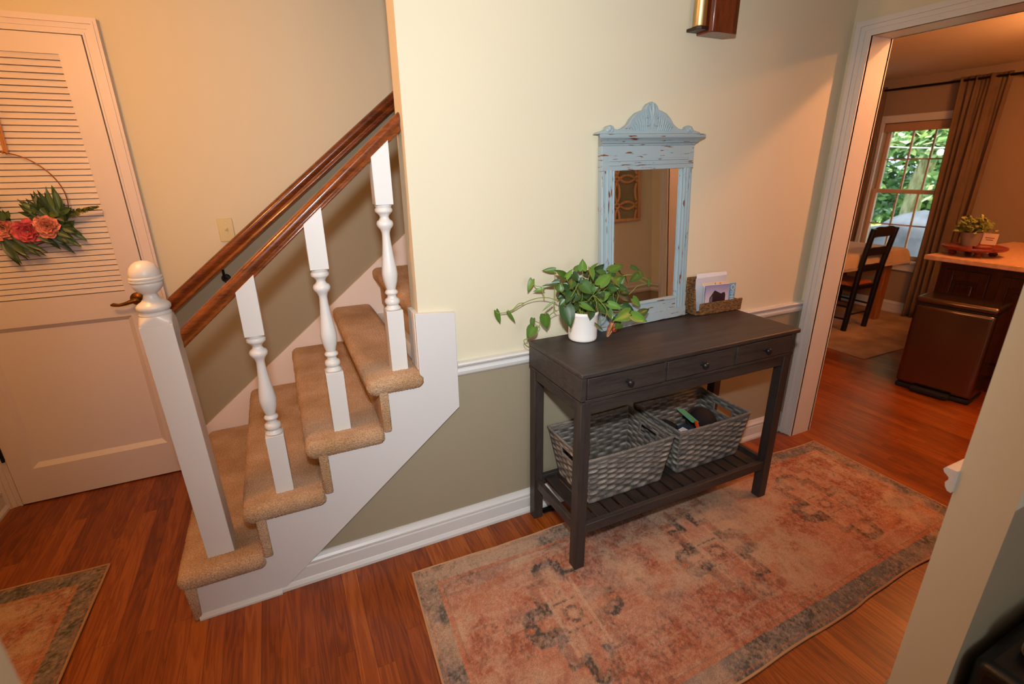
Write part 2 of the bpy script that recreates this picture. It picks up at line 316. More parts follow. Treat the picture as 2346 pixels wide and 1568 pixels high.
VINES = [[(0.528, -0.12, 1.027), (0.492, -0.1, 1.042), (0.456, -0.08, 1.041), (0.423, -0.06, 1.029), (0.394, -0.05, 1.013), (0.351, -0.045, 0.992), (0.305, -0.04, 0.99), (0.295, -0.035, 0.999)], [(0.407, -0.055, 1.022), (0.385, -0.05, 1.02), (0.363, -0.045, 0.999), (0.341, -0.045, 0.993)], [(0.526, -0.13, 0.998), (0.507, -0.12, 0.99), (0.493, -0.1, 0.971), (0.477, -0.1, 0.977)], [(0.479, -0.09, 1.04), (0.476, -0.08, 1.061), (0.472, -0.07, 1.082), (0.454, -0.06, 1.086), (0.445, -0.05, 1.108)], [(0.613, -0.13, 1.016), (0.639, -0.15, 1.023), (0.65, -0.17, 1.048), (0.678, -0.18, 1.022), (0.699, -0.19, 0.991), (0.698, -0.19, 0.962), (0.655, -0.2, 0.942)], [(0.65, -0.17, 1.048), (0.665, -0.17, 1.019), (0.666, -0.17, 0.996)], [(0.776, -0.14, 0.989), (0.759, -0.15, 1.032), (0.768, -0.15, 1.054), (0.791, -0.14, 1.026), (0.783, -0.14, 0.991)], [(0.861, -0.12, 1.016), (0.881, -0.12, 1.032), (0.902, -0.12, 1.047), (0.949, -0.12, 1.054), (0.903, -0.12, 1.074)], [(0.512, -0.11, 1.024), (0.515, -0.1, 0.998), (0.528, -0.1, 0.982)], [(0.546, -0.05, 1.138), (0.529, -0.08, 1.1), (0.517, -0.1, 1.043), (0.528, -0.12, 1.027)], [(0.446, -0.1, 0.927), (0.453, -0.1, 0.943), (0.436, -0.09, 0.953)], [(0.403, -0.1, 0.888), (0.383, -0.1, 0.886), (0.39, -0.1, 0.865), (0.417, -0.09, 0.843)], [(0.574, -0.15, 1.003), (0.518, -0.17, 1.021)], [(0.576, -0.14, 1.04), (0.536, -0.16, 1.01), (0.519, -0.18, 1.024)], [(0.593, -0.15, 1.098), (0.56, -0.17, 1.071), (0.526, -0.18, 1.038)], [(0.911, -0.12, 1.109), (0.916, -0.12, 1.088), (0.955, -0.12, 1.069)], [(0.833, -0.11, 1.094), (0.839, -0.12, 1.101), (0.893, -0.13, 1.098)], [(0.602, -0.15, 1.05), (0.596, -0.15, 1.034), (0.57, -0.15, 1.026)]]
# ---------------------------------------------------------------- the shell
struct(MB().box(-2.2, 5.7, -4.3, 3.3, -0.06, 0).build('floor', M['floor']))
def wall_pair(name, x0, x1, y0, y1, ztop, face, split=ZR-0.04):
    """wall with olive paint below the chair rail and cream above (one mesh, two paints)"""
    mb = MB().box(x0, x1, y0, y1, 0, split).box(x0, x1, y0, y1, split, ztop)
    o = struct(mb.build(name, [M['olive'], M['cream']]))
    for i, p in enumerate(o.data.polygons): p.material_index = 0 if i < 6 else 1
    return o
wall_pair('wall_back', 0.0, R, 0.0, 0.10, 4.2, 'y')
def hrz(x): return 0.872+0.812*(x+0.93)     # the paint changes colour behind the wall handrail
mb = MB().prism([(XW, 0), (-0.957, 0), (-0.957, 4.3), (XW, 4.3)], 'y', D, D+0.1)
mb.prism([(-0.957, 0), (RK, 0), (RK, hrz(RK)), (-0.957, hrz(-0.957))], 'y', D, D+0.1).prism([(-0.957, hrz(-0.957)), (RK, hrz(RK)), (RK, 4.3), (-0.957, 4.3)], 'y', D, D+0.1)
o = struct(mb.build('wall_stair', [M['olive'], M['cream']]))
for i, p in enumerate(o.data.polygons): p.material_index = 0 if 6 <= i < 12 else 1
sbox('wall_left', M['cream'], XW-0.1, XW, -4.2, D+0.1, 0, HC)
# right wall with the cased opening
mb = MB()
wr = [(JI+0.0, 0.10), (YN-TN, OPY)]
JW, OW, ZW = JI+0.017, OPY-0.017, ZI+0.017
mb.box(R, RK, JW, 0.10, 0, ZR-0.04).box(R, RK, YN-TN, OW, 0, ZR-0.04)
mb.box(R, RK, JW, 0.10, ZR-0.04, ZW).box(R, RK, YN-TN, OW, ZR-0.04, ZW).box(R, RK, YN-TN, 0.10, ZW, 4.2)
o = struct(mb.build('wall_right', [M['olive'], M['cream']]))
for i, p in enumerate(o.data.polygons): p.material_index = 0 if i < 12 else 1
# wall between the hall and the room the camera stands in
def near_wall(name, x0, x1, endx):
    mb = MB().box(x0, x1, YN-TN, YN, 0, ZR-0.04).box(x0, x1, YN-TN, YN, ZR-0.04, HC)
    o = struct(mb.build(name, [M['olive'], M['cream']]))
    for p in o.data.polygons:
        c = p.center
        low = c.z < ZR-0.05 and abs(c.x-endx) > 0.01
        p.material_index = 0 if low else 1
    return o
near_wall('wall_front_right', XN, R, XN)
near_wall('wall_front_left', XW, XNL, XNL)
sbox('wall_camera_room', M['cream'], XW, 5.5, -4.3, -4.2, 0, HC)
sbox('wall_camera_room_right', M['cream'], R+0.5, R+0.6, -4.2, YN-TN, 0, HC)
sbox('ceiling', M['ceil'], XW, RK, -4.3, -0.0, HC, HC+0.08)
sbox('ceiling_foyer', M['ceil'], XW, 0.0, 0.0, D, HC, HC+0.08)
sbox('ceiling_stair', M['ceil'], -0.1, R, 0.0, D, 4.2, 4.28)
sbox('wall_stair_top', M['cream'], R, RK, 0.10, D, 0, 4.2)
mb = MB().prism([(-0.60, 0.0), (0.0, 0.0), (0.0, 0.54)], 'y', 0.0, 0.05)
struct(mb.build('wall_under_stair', M['olive']))
sbox('wall_stair_header', M['cream'], -0.1, 0.0, 0.0, D, HC, 4.2)

# kitchen and dining room
M['kwall'] = mat('taupe_kitchen_paint', '9c8773', 0.7, var=0.02, scale=1.5, spec=0.2)
M['kwall_low'] = mat('taupe_lower_paint', '8d7b66', 0.7, var=0.02, scale=1.5, spec=0.2)
WY0, WY1, WZ0, WZ1 = 0.84, 1.66, 0.56, 1.90
mb = MB()
mb.box(KX, KX+0.14, -2.6, WY0, 0, KC+0.2).box(KX, KX+0.14, WY1, 3.2, 0, KC+0.2).box(KX, KX+0.14, WY0, WY1, 0, WZ0).box(KX, KX+0.14, WY0, WY1, WZ1, KC+0.2)
struct(mb.build('wall_kitchen_window', M['kwall']))
sbox('wall_kitchen_far', M['kwall'], RK, KX, 3.1, 3.2, 0, KC+0.2)
sbox('wall_kitchen_near', M['kwall'], RK, KX, -2.6, -2.5, 0, KC+0.2)
sbox('wall_kitchen_stair', M['kwall'], RK, 2.42, 0.10, 3.1, 0, KC)
sbox('ceiling_kitchen', M['ceil'], RK, KX, -2.6, 3.2, KC, KC+0.08)

# ---------------------------------------------------------------- trim
BASE = [(0, 0), (-0.026, 0), (-0.026, 0.012), (-0.020, 0.024), (-0.017, 0.028), (-0.017, 0.075), (-0.014, 0.082), (-0.019, 0.088), (-0.019, 0.096), (-0.012, 0.104), (-0.008, 0.112), (-0.006, 0.118), (0, 0.118)]
RAIL = [(0, ZR-0.062), (-0.008, ZR-0.060), (-0.014, ZR-0.052), (-0.017, ZR-0.040), (-0.012, ZR-0.030), (-0.013, ZR-0.024), (-0.024, ZR-0.016), (-0.028, ZR-0.008), (-0.024, ZR-0.001), (0, ZR)]
def run(name, prof, axis, a0, a1, base, sign=1, m=None, parent=None):
    """profile (offset from wall, z) along x or y; sign -1 turns it to the other side"""
    poly = [(base+sign*p[0], p[1]) for p in prof]
    o = MB().prism(poly, axis, a0, a1).build(name, m or M['white'], parent, bevel=0)
    for p in o.data.polygons: p.use_smooth = False
    return struct(o) if parent is None else o
run('baseboard_back', BASE, 'x', 0.12, R, 0.0)
# baseboard stays hidden behind the stringer, so it starts under its slanted edge
run('baseboard_back_stair', BASE, 'x', -0.62, 0.12, 0.0)
run('trim_1', RAIL, 'x', 0.134, R, 0.0)
run('baseboard_front', BASE, 'x', XN+0.06, R, YN, -1)
run('trim_2', RAIL, 'x', XN-0.012, R, YN, -1)
run('baseboard_left', BASE, 'y', YN, D, XW, -1)
run('baseboard_right', BASE, 'y', YN, OPY-0.07, R)
run('trim_3', RAIL, 'y', YN, OPY-0.07, R)
run('baseboard_kitchen', BASE, 'y', -2.5, 3.1, KX)
# casing round the wide opening
def casing_prof(w):
    return [(0, 0), (0, -0.018), (0.012*w/0.073, -0.022), (0.022*w/0.073, -0.016), (0.045*w/0.073, -0.013), (0.058*w/0.073, -0.012), (0.066*w/0.073, -0.008), (w, -0.008), (w, 0)]
def casing_x(name, xface, sgn, yo0, yi0, yo1, yi1, zo, zi, m):
    """casing on a wall that faces x; mitred frame made of stepped rings"""
    mb = MB()
    w = abs(yi0-yo0)
    steps = [(0, 0.018), (0.18, 0.022), (0.34, 0.015), (0.62, 0.012), (0.86, 0.016), (1.0, 0.009)]
    for (a, t), (b, _) in zip(steps[:-1], steps[1:]):
        A = [(yo0+(yi0-yo0)*a, 0), (yo0+(yi0-yo0)*a, zo-(zo-zi)*a), (yo1+(yi1-yo1)*a, zo-(zo-zi)*a), (yo1+(yi1-yo1)*a, 0)]
        B = [(yo0+(yi0-yo0)*b, 0), (yo0+(yi0-yo0)*b, zo-(zo-zi)*b), (yo1+(yi1-yo1)*b, zo-(zo-zi)*b), (yo1+(yi1-yo1)*b, 0)]
        for i in range(3):
            q = [A[i], A[i+1], B[i+1], B[i]]
            mb.hexa([(xface, y, z) for y, z in q], [(xface+sgn*t, y, z) for y, z in q])
    return struct(mb.build(name, m))
casing_x('trim_4', R, -1, JY, JI, OPY-0.073, OPY, ZH, ZI, M['white'])
# jamb lining
M['jamb'] = M['white']
mb = MB().box(R-0.009, RK+0.009, JI, JI+0.016, 0, ZI).box(R-0.009, RK+0.009, OPY-0.016, OPY, 0, ZI).box(R-0.009, RK+0.009, OPY-0.016, JI+0.016, ZI, ZI+0.016)
struct(mb.build('trim_5', M['white']))
casing_x('trim_6', RK, 1, JY, JI, OPY-0.073, OPY, ZH, ZI, M['white'])

# ---------------------------------------------------------------- louvred door in the stair wall
DX0, DX1, DZ = -1.736, -1.018, 2.045
# door leaf stands in the wall plane, its casing in front
dr = empty('door_1', (DX0, D, 0)); struct(dr)
Y0, Y1 = D-0.012, D+0.0   # leaf front, the wall behind it
lx0, lx1 = -1.655, -1.108
lz0, lz1, pz0, pz1 = 0.996, 1.973, 0.185, 0.878
f = MB()
f.box(DX0, lx0, D-0.034, D-0.002, 0.008, DZ).box(lx1, DX1, D-0.034, D-0.002, 0.008, DZ)
f.box(lx0, lx1, D-0.034, D-0.002, lz1, DZ).box(lx0, lx1, D-0.034, D-0.002, pz1, lz0).box(lx0, lx1, D-0.034, D-0.002, 0.008, pz0)
f.build('door_frame', M['door'], dr)
# raised and fielded lower panel with its sloped moulding
p = MB(); a, b = 0.022, 0.0
def ringq(mb, x0, x1, z0, z1, ya, d, yb):
    A = [(x0, ya, z0), (x1, ya, z0), (x1, ya, z1), (x0, ya, z1)]
    B = [(x0+d, yb, z0+d), (x1-d, yb, z0+d), (x1-d, yb, z1-d), (x0+d, yb, z1-d)]
    mb.add(A+B, [(i, (i+1) % 4, (i+1) % 4+4, i+4) for i in range(4)])
ringq(p, lx0, lx1, pz0, pz1, D-0.034, 0.022, D-0.016)
x0, x1, z0, z1 = lx0+0.022, lx1-0.022, pz0+0.022, pz1-0.022
p.add([(x0, D-0.016, z0), (x1, D-0.016, z0), (x1, D-0.016, z1), (x0, D-0.016, z1)], [(0, 1, 2, 3)])
p.build('lower_panel', M['door'], dr, fix=False)
# louvre slats
s = MB(); n = 40; dz = (lz1-lz0)/n
for i in range(n):
    z = lz0+i*dz
    s.add([(lx0, D-0.012, z+0.004), (lx1, D-0.012, z+0.004), (lx1, D-0.027, z+0.004), (lx0, D-0.027, z+0.004),
           (lx0, D-0.010, z+dz), (lx1, D-0.010, z+dz), (lx1, D-0.022, z+dz), (lx0, D-0.022, z+dz)],
          [(0, 1, 2, 3), (3, 2, 6, 7), (0, 4, 5, 1), (4, 7, 6, 5), (0, 3, 7, 4), (1, 5, 6, 2)])
s.box(lx0, lx1, D-0.008, D-0.004, lz0, lz1)
s.build('louvre_panel', M['door'], dr)
h = MB()
rx = Matrix.Rotation(PI/2, 4, 'X')
h.lathe([(0.0, 0), (0.030, 0), (0.031, 0.004), (0.026, 0.010), (0.014, 0.014), (0.011, 0.018), (0.011, 0.045), (0.0, 0.047)], (-1.066, D-0.034, 0.955), 24, rx)
h.tube([(-1.066, D-0.075, 0.955), (-1.085, D-0.080, 0.953), (-1.11, D-0.080, 0.945), (-1.135, D-0.078, 0.941), (-1.155, D-0.076, 0.945), (-1.166, D-0.074, 0.944)],
       [0.013, 0.010, 0.008, 0.007, 0.009, 0.004], 10)
h.build('door_handle', M['brass_dark'], dr, smooth=True)
for z in (0.30, 1.75):
    g = MB().box(DX0-0.012, DX0-0.001, D-0.036, D-0.030, z-0.045, z+0.045)
    g.lathe([(0, -0.05), (0.006, -0.05), (0.006, 0.05), (0, 0.05)], (DX0-0.006, D-0.040, z), 10)
    g.build('hinge', M['iron'], dr)
# door casing
mb = MB(); w = 0.060
for (xa, xb) in ((DX0-0.062, DX0-0.004), (DX1+0.004, DX1+0.062)):
    s_ = 1 if xa > -1.2 else -1
    xo, xi = (xb, xa) if s_ > 0 else (xa, xb)
for (a, t), (b, _) in zip([(0, .022), (.2, .026), (.36, .018), (.66, .014), (.86, .017)], [(.2, 0), (.36, 0), (.66, 0), (.86, 0), (1, 0)]):
    xo0, xi0, xo1, xi1, zo, zi = DX0-0.064, DX0-0.004, DX1+0.062, DX1+0.004, DZ+0.066, DZ+0.004
    if True:
        A = [(xo0+(xi0-xo0)*a, 0), (xo0+(xi0-xo0)*a, zo-(zo-zi)*a), (xo1+(xi1-xo1)*a, zo-(zo-zi)*a), (xo1+(xi1-xo1)*a, 0)]
        B = [(xo0+(xi0-xo0)*b, 0), (xo0+(xi0-xo0)*b, zo-(zo-zi)*b), (xo1+(xi1-xo1)*b, zo-(zo-zi)*b), (xo1+(xi1-xo1)*b, 0)]
        for i in range(3):
            q = [A[i], A[i+1], B[i+1], B[i]]
            mb.hexa([(x, D, z) for x, z in q], [(x, D-t-0.012, z) for x, z in q])
struct(mb.build('trim_7', M['door']))
run('baseboard_stair', BASE, 'x', DX1+0.062, -0.93, D)

# light switch
sw = tag(MB().box(-0.680, -0.613, D-0.006, D-0.0005, 1.190, 1.302).build('light_switch', M['ivory'], bevel=0.003), 'ivory toggle light switch plate on the wall above the stair handrail', 'light switch')
MB().box(-0.654, -0.640, D-0.009, D-0.006, 1.232, 1.260).build('toggle_surround', M['ivory'], sw)
MB().box(-0.652, -0.642, D-0.020, D-0.006, 1.246, 1.256).build('toggle', M['ivory'], sw, bevel=0.001)
for z in (1.215, 1.277):
    MB().lathe([(0, 0), (0.003, 0), (0.003, 0.001), (0, 0.0012)], (-0.647, D-0.006, z), 10, rx).build('screw', M['brass'], sw)

# ---------------------------------------------------------------- staircase
NX = [-0.925+0.2375*i for i in range(12)]
ST = tag(empty('staircase', (-0.9, 0.5, 0)), 'carpeted staircase with white stringer, turned white balusters and square newel post', 'staircase')
RISE = 0.2
def step(k):
    z = RISE*(k+1); x0 = NX[k]; y0 = -0.034 if k < 4 else 0.102
    x1 = NX[k]+0.29 if k != 3 else 0.004
    mb = MB()
    # tread with nosing: rounded box made by bevel
    me = mb.rbox(x0, x1, y0, D-0.016, z-0.072, z, 0.034, 0.004, 0.0016, k) if k < 5 else mb.box(x0, x1, y0, D-0.016, z-0.070, z)
    return me, z
CARP = []
for k in range(9):
    mb, z = step(k)
    o = mb.build('carpeted_tread', M['carpet'], ST, weld=k < 5)
    if k >= 5:
        bv = o.modifiers.new('bevel', 'BEVEL'); bv.width = 0.033; bv.segments = 6
    for p in o.data.polygons: p.use_smooth = True
    # riser carpet
    y0 = -0.030 if k < 4 else 0.102
    rx0, rx1 = NX[k]+0.018, NX[k]+0.050
    r = MB().prism([(rx0, z-0.05), (rx0+0.006, z-RISE+0.0), (rx0+0.03, z-RISE), (rx1+0.006, z-0.05)] if k == 0 else [(rx0+0.02, z-0.05), (rx0+0.024, z-RISE-0.02), (rx1+0.022, z-RISE-0.02), (rx1+0.022, z-0.05)], 'y', y0, D-0.016)
    r.build('carpeted_riser', M['carpet'], ST, bevel=0.006)
# white stringer panel: slanted lower edge, stepped upper edge, block round the wall end
sx = [(-0.885, 0.0), (-0.618, 0.0), (0.133, 0.619), (0.134, 1.012), (-0.006, 1.024), (-0.016, 1.024), (-0.016, 0.78)]
up = []
for k in (3, 2, 1, 0):
    z = RISE*(k+1)-0.02
    up += [(NX[k]+0.050, z), (NX[k]+0.050, z-RISE+0.0)] if k > 0 else [(NX[0]+0.040, z)]
sx += up
MB().prism(sx, 'y', -0.022, -0.002).build('stringer', M['white_panel'], ST, bevel=0.0015)
# return of the block on the wall end, mitred top
MB().prism([(-0.018, 0.80), (-0.0005, 0.80), (-0.0005, 1.024), (-0.018, 1.024)], 'y', -0.002, 0.086).build('wall_end_cap', M['white_panel'], ST, bevel=0.0015)
# inner carcass below the treads, so the flight is solid
for k in range(8):
    MB().box(NX[k]+0.05, NX[k+1]+0.06, 0.055 if k < 3 else 0.104, D-0.018, 0.001, RISE*(k+1)-0.072).build('step_carcass', M['white_panel'], ST)
# little shoe strip under the stringer
MB().prism([(-0.022, 0), (-0.034, 0), (-0.034, 0.008), (-0.028, 0.018), (-0.022, 0.020)], 'x', -0.884, -0.612).build('shoe_moulding', M['white'], ST)
# skirt board on the far wall
MB().prism([(-0.93, 0.0), (-0.93, 0.225), (1.6, 0.225+2.53*0.812), (1.6, 1.2), (0.0, 0.0)], 'y', D-0.016, D-0.001).build('skirt_board', mat('skirt_paint', 'e6d6ca', 0.5, var=0.01), ST)
# newel post
nw = MB()
NXc, NYc = -0.7865, 0.083
hw = 0.0435
def sqring(c, h, z): return [(c[0]-h, c[1]-h, z), (c[0]+h, c[1]-h, z), (c[0]+h, c[1]+h, z), (c[0]-h, c[1]+h, z)]
nw.hexa(sqring((NXc, NYc), hw, 0.195), sqring((NXc, NYc), hw, 1.078))
# arched shoulders between the square post and the turned top
n = 32; rings = []
for t in range(7):
    f_ = t/6; ring = []
    for i in range(n):
        a = 2*PI*(i+0.5)/n; ca, sa = math.cos(a), math.sin(a)
        sq = hw/max(abs(ca), abs(sa)); cr = 0.050*(1-f_)+0.043*f_
        r_ = min(sq, max(cr, 0)) if f_ > 0.02 else sq
        r_ = min(sq, hw*1.414*(1-f_)+0.0435*f_)
        ring.append((NXc+r_*ca, NYc+r_*sa, 1.078+0.028*f_))
    rings.append(ring)
vs = [q for r_ in rings for q in r_]
nw.add(vs, [(t*n+i, t*n+(i+1) % n, (t+1)*n+(i+1) % n, (t+1)*n+i) for t in range(6) for i in range(n)])
npost = nw.build('newel_post', M['white'], ST, bevel=0.0015)
fin = MB().lathe([(0.0, 1.100), (0.0425, 1.103), (0.0435, 1.110), (0.039, 1.115), (0.0375, 1.117), (0.041, 1.119), (0.0455, 1.126), (0.0455, 1.134), (0.040, 1.141), (0.030, 1.147),
                   (0.022, 1.156), (0.0195, 1.164), (0.0185, 1.170), (0.021, 1.173), (0.029, 1.179), (0.036, 1.187), (0.0405, 1.197), (0.0415, 1.203), (0.0400, 1.206), (0.0435, 1.2085), (0.0440, 1.2125), (0.0410, 1.215),
                   (0.0410, 1.216), (0.0435, 1.218), (0.0435, 1.2225), (0.0405, 1.225), (0.0412, 1.229), (0.0398, 1.240), (0.035, 1.252), (0.027, 1.262), (0.016, 1.269), (0.0, 1.272)], (NXc, NYc, 0), 40)
fo = fin.build('finial', M['white'], npost, smooth=True)
# lean of the post seen in the photograph
for ob in (npost, fo):
    ob.data.transform(Matrix.Translation((NXc, NYc, 0.2)) @ Matrix.Rotation(-0.016, 4, 'Y') @ Matrix.Translation((-NXc, -NYc, -0.2)))
# balusters
BX = [-0.541, -0.312, -0.077]
RL = 0.865
def rail_z(x): return 0.990+RL*(x+0.75)     # underside of the handrail
for k, bx in enumerate(BX):
    zt = RISE*(k+2)
    b = MB(); h = 0.030; c = (bx, 0.060)
    b.hexa(sqring(c, h, zt-0.005), sqring(c, h, zt+0.232))
    z0 = zt+0.232; z1 = zt+0.606
    prof = [(0.0, 0), (0.029, 0.001), (0.030, 0.006), (0.0235, 0.013), (0.0215, 0.018), (0.026, 0.022), (0.0285, 0.030), (0.026, 0.039), (0.018, 0.044), (0.0165, 0.050), (0.0175, 0.056), (0.0235, 0.060), (0.0245, 0.066), (0.021, 0.071),
            (0.0165, 0.075), (0.0190, 0.083), (0.0250, 0.104), (0.0285, 0.128), (0.0285, 0.140), (0.0255, 0.165), (0.0205, 0.200), (0.0165, 0.235), (0.0140, 0.268), (0.0145, 0.278), (0.0190, 0.290), (0.0275, 0.300), (0.0300, 0.309), (0.0270, 0.318),
            (0.0190, 0.323), (0.0155, 0.331), (0.0180, 0.338), (0.0245, 0.344), (0.0305, 0.350), (0.0310, 0.358), (0.0265, 0.363), (0.0290, 0.368), (0.030, 0.3735), (0.0, 0.374)]
    b.lathe([(r_*0.97, z_) for r_, z_ in prof], (c[0], c[1], z0), 28)
    zz = [rail_z(bx-h)+0.012, rail_z(bx+h)+0.012]
    b.add([(c[0]-h, c[1]-h, z1), (c[0]+h, c[1]-h, z1), (c[0]+h, c[1]+h, z1), (c[0]-h, c[1]+h, z1),
           (c[0]-h, c[1]-h, zz[0]), (c[0]+h, c[1]-h, zz[1]), (c[0]+h, c[1]+h, zz[1]), (c[0]-h, c[1]+h, zz[0])],
          [(0, 3, 2, 1), (4, 5, 6, 7), (0, 1, 5, 4), (1, 2, 6, 5), (2, 3, 7, 6), (3, 0, 4, 7)])
    b.build('baluster', M['white'], ST, bevel=0.001, smooth=True)
# handrails: profile swept up the slope
def handrail(name, x0, x1, zf, yc, parent, w=0.052, h=0.046, prof=None):
    prof = prof or [(-0.42, 0), (0.42, 0), (0.46, 0.10), (0.40, 0.22), (0.34, 0.30), (0.40, 0.42), (0.5, 0.55), (0.5, 0.72), (0.42, 0.88), (0.26, 0.97), (0.0, 1.0), (-0.26, 0.97), (-0.42, 0.88), (-0.5, 0.72), (-0.5, 0.55), (-0.40, 0.42), (-0.34, 0.30), (-0.40, 0.22), (-0.46, 0.10)]
    ang = math.atan(RL); c = math.cos(ang)
    n = len(prof); vs = []
    for x in (x0, x1):
        for (py, pz) in prof: vs.append((x, yc+py*w, zf(x)+pz*h/c))
    mb = MB().add(vs, [tuple(range(n)), tuple(range(2*n-1, n-1, -1))]+[(i, i+n, (i+1) % n+n, (i+1) % n) for i in range(n)])
    return mb.build(name, M['rail'], parent, bevel=0.002, smooth=True)
handrail('handrail', -0.742, -0.001, rail_z, 0.058, ST)
WR = tag(handrail('wall_handrail', -0.955, 1.6, lambda x: 0.880+0.812*(x+0.93), 1.045, None, 0.062, 0.062), 'stained wooden handrail fixed to the far stair wall on metal brackets', 'handrail')
for bx in (-0.69, 0.45):
    z = 0.868+0.812*(bx+0.93)
    MB().tube([(bx, D-0.001, z-0.055), (bx, 1.08, z-0.062), (bx, 1.052, z-0.04), (bx, 1.048, z+0.002)], 0.006, 8).lathe([(0, 0), (0.022, 0), (0.018, 0.006), (0, 0.007)], (bx, D-0.001, z-0.055), 16, rx).build('rail_bracket', M['iron'], WR, smooth=True)

# ---------------------------------------------------------------- chime box high on the main wall
CH = tag(empty('door_chime', (1.30, 0, 2.2)), 'wooden door chime box with a brass side tube, high on the wall above the mirror', 'door chime')
w_ = MB().prism([(1.200, -0.0005), (1.200, -0.050), (1.198, -0.068), (1.206, -0.081), (1.235, -0.087), (1.328, -0.083), (1.337, -0.075), (1.342, -0.0005)], 'z', 2.002, 2.33)
w_.build('chime_cover', wood_mat('dark_cherry_wood', '7e3614', '46190a', 'Z', 1.0, 0.3, 0.3), CH, bevel=0.003)
MB().lathe([(0.0, 2.022), (0.024, 2.022), (0.026, 2.026), (0.026, 2.33), (0.0, 2.33)], (1.174, -0.040, 0), 28).build('brass_tube', M['brass'], CH, smooth=True)
MB().prism([(1.148, -0.0005), (1.148, -0.052), (1.160, -0.068), (1.197, -0.066), (1.1995, -0.0005)], 'z', 2.010, 2.0215).build('tube_shelf', mat('dark_wood_edge', '2c1409', 0.4), CH, bevel=0.002)
# ---------------------------------------------------------------- console table
TX0, TX1, TY0, TY1, TZ = 0.437, 1.548, -0.424, -0.032, 0.855
CT = tag(empty('console_table', (0.99, -0.23, 0)), 'black-brown console table with three drawers and a slatted lower shelf, on the runner rug', 'console table')
BW, BZ = M['black_wood'], M['black_wood_z']
MB().box(TX0, TX1, TY0-0.006, TY1, TZ-0.020, TZ).build('table_top', BW, CT, bevel=0.006, seg=3)
lx0_, lx1_ = TX0+0.006, TX1-0.026
for sx_ in (0, 1):
    for sy in (0, 1):
        xa = lx0_ if sx_ == 0 else lx1_-0.044
        ya = TY0 if sy == 0 else TY1-0.046
        zf = 0.0075 if sy == 0 else 0.0005
        MB().box(xa, xa+0.044, ya, ya+0.044, zf, 0.738).build('leg', BZ, CT, bevel=0.002)
# side panels and stiles of the drawer box
cb = MB()
cb.box(lx0_-0.003, lx0_+0.016, TY0-0.002, TY1, 0.745, TZ-0.0205).box(lx1_-0.016, lx1_+0.003, TY0-0.002, TY1, 0.745, TZ-0.0205)
cb.box(lx0_+0.016, lx1_-0.016, TY1-0.016, TY1, 0.745, TZ-0.0205)
cb.box(lx0_-0.003, lx1_+0.003, TY0-0.002, TY1, 0.738, 0.7505)
cb.box(lx0_+0.0165, lx1_-0.0165, TY0+0.02, TY1-0.018, 0.751, 0.760)
for sx_ in (0.812, 1.170): cb.box(sx_-0.006, sx_+0.006, TY0, TY1-0.018, 0.7505, TZ-0.0205)
cb.box(lx0_+0.016, lx0_+0.020, TY0, TY0+0.02, 0.7505, TZ-0.0205).box(lx1_-0.020, lx1_-0.016, TY0, TY0+0.02, 0.7505, TZ-0.0205)
cb.build('drawer_case', BW, CT, bevel=0.0015)
ap = MB().box(lx0_+0.044, lx1_-0.044, TY0+0.004, TY0+0.024, 0.694, 0.738).box(lx0_+0.044, lx1_-0.044, TY1-0.026, TY1-0.006, 0.694, 0.738)
ap.build('apron', BW, CT, bevel=0.002)
sm_ = mat('black_brown_stained_wood_side', '37302d', 0.5, c2='241e1c', scale=12, stretch=(14, 1.2, 14))
for xa in (lx0_+0.004, lx1_-0.024): MB().box(xa, xa+0.020, TY0+0.044, TY1-0.046, 0.694, 0.738).build('side_apron', sm_, CT, bevel=0.002)
dxs = [(lx0_+0.022, 0.804), (0.820, 1.162), (1.178, lx1_-0.022)]
for (a, b) in dxs:
    d = MB().box(a, b, TY0-0.003, TY0+0.015, 0.7535, 0.832).build('drawer_front', BW, CT, bevel=0.002)
    kx = (a+b)/2
    ry = Matrix.Rotation(PI/2, 4, 'X')
    MB().lathe([(0, 0), (0.008, 0), (0.0065, 0.003), (0.0055, 0.010), (0.010, 0.014), (0.0135, 0.019), (0.0125, 0.025), (0.007, 0.029), (0, 0.030)], (kx, TY0-0.003, 0.793), 20, ry).build('knob', M['black_metal'], d, smooth=True)
# lower shelf
sh = MB().box(lx0_+0.044, lx1_-0.044, TY0+0.004, TY0+0.026, 0.165, 0.207).box(lx0_+0.044, lx1_-0.044, TY1-0.026, TY1-0.004, 0.165, 0.207)
sh.build('shelf_rail', BW, CT, bevel=0.002)
MB().box(lx0_+0.010, lx0_+0.030, TY0+0.044, TY1-0.046, 0.165, 0.207).build('shelf_side_rail', BW, CT, bevel=0.002)
MB().box(lx1_-0.030, lx1_-0.010, TY0+0.044, TY1-0.046, 0.165, 0.207).build('shelf_side_rail', BW, CT, bevel=0.002)
slx0 = 0.505; ns = 15; pitch = (1.478-slx0)/ns
for i in range(ns):
    MB().box(slx0+i*pitch, slx0+i*pitch+pitch-0.013, TY0+0.026, TY1-0.026, 0.184, 0.196).build('shelf_slat', mat('slat_wood', '332b28', 0.5, c2='221d1b', scale=10, stretch=(10, 1.2, 10)) if i == 0 else bpy.data.materials['slat_wood'], CT, bevel=0.0015)

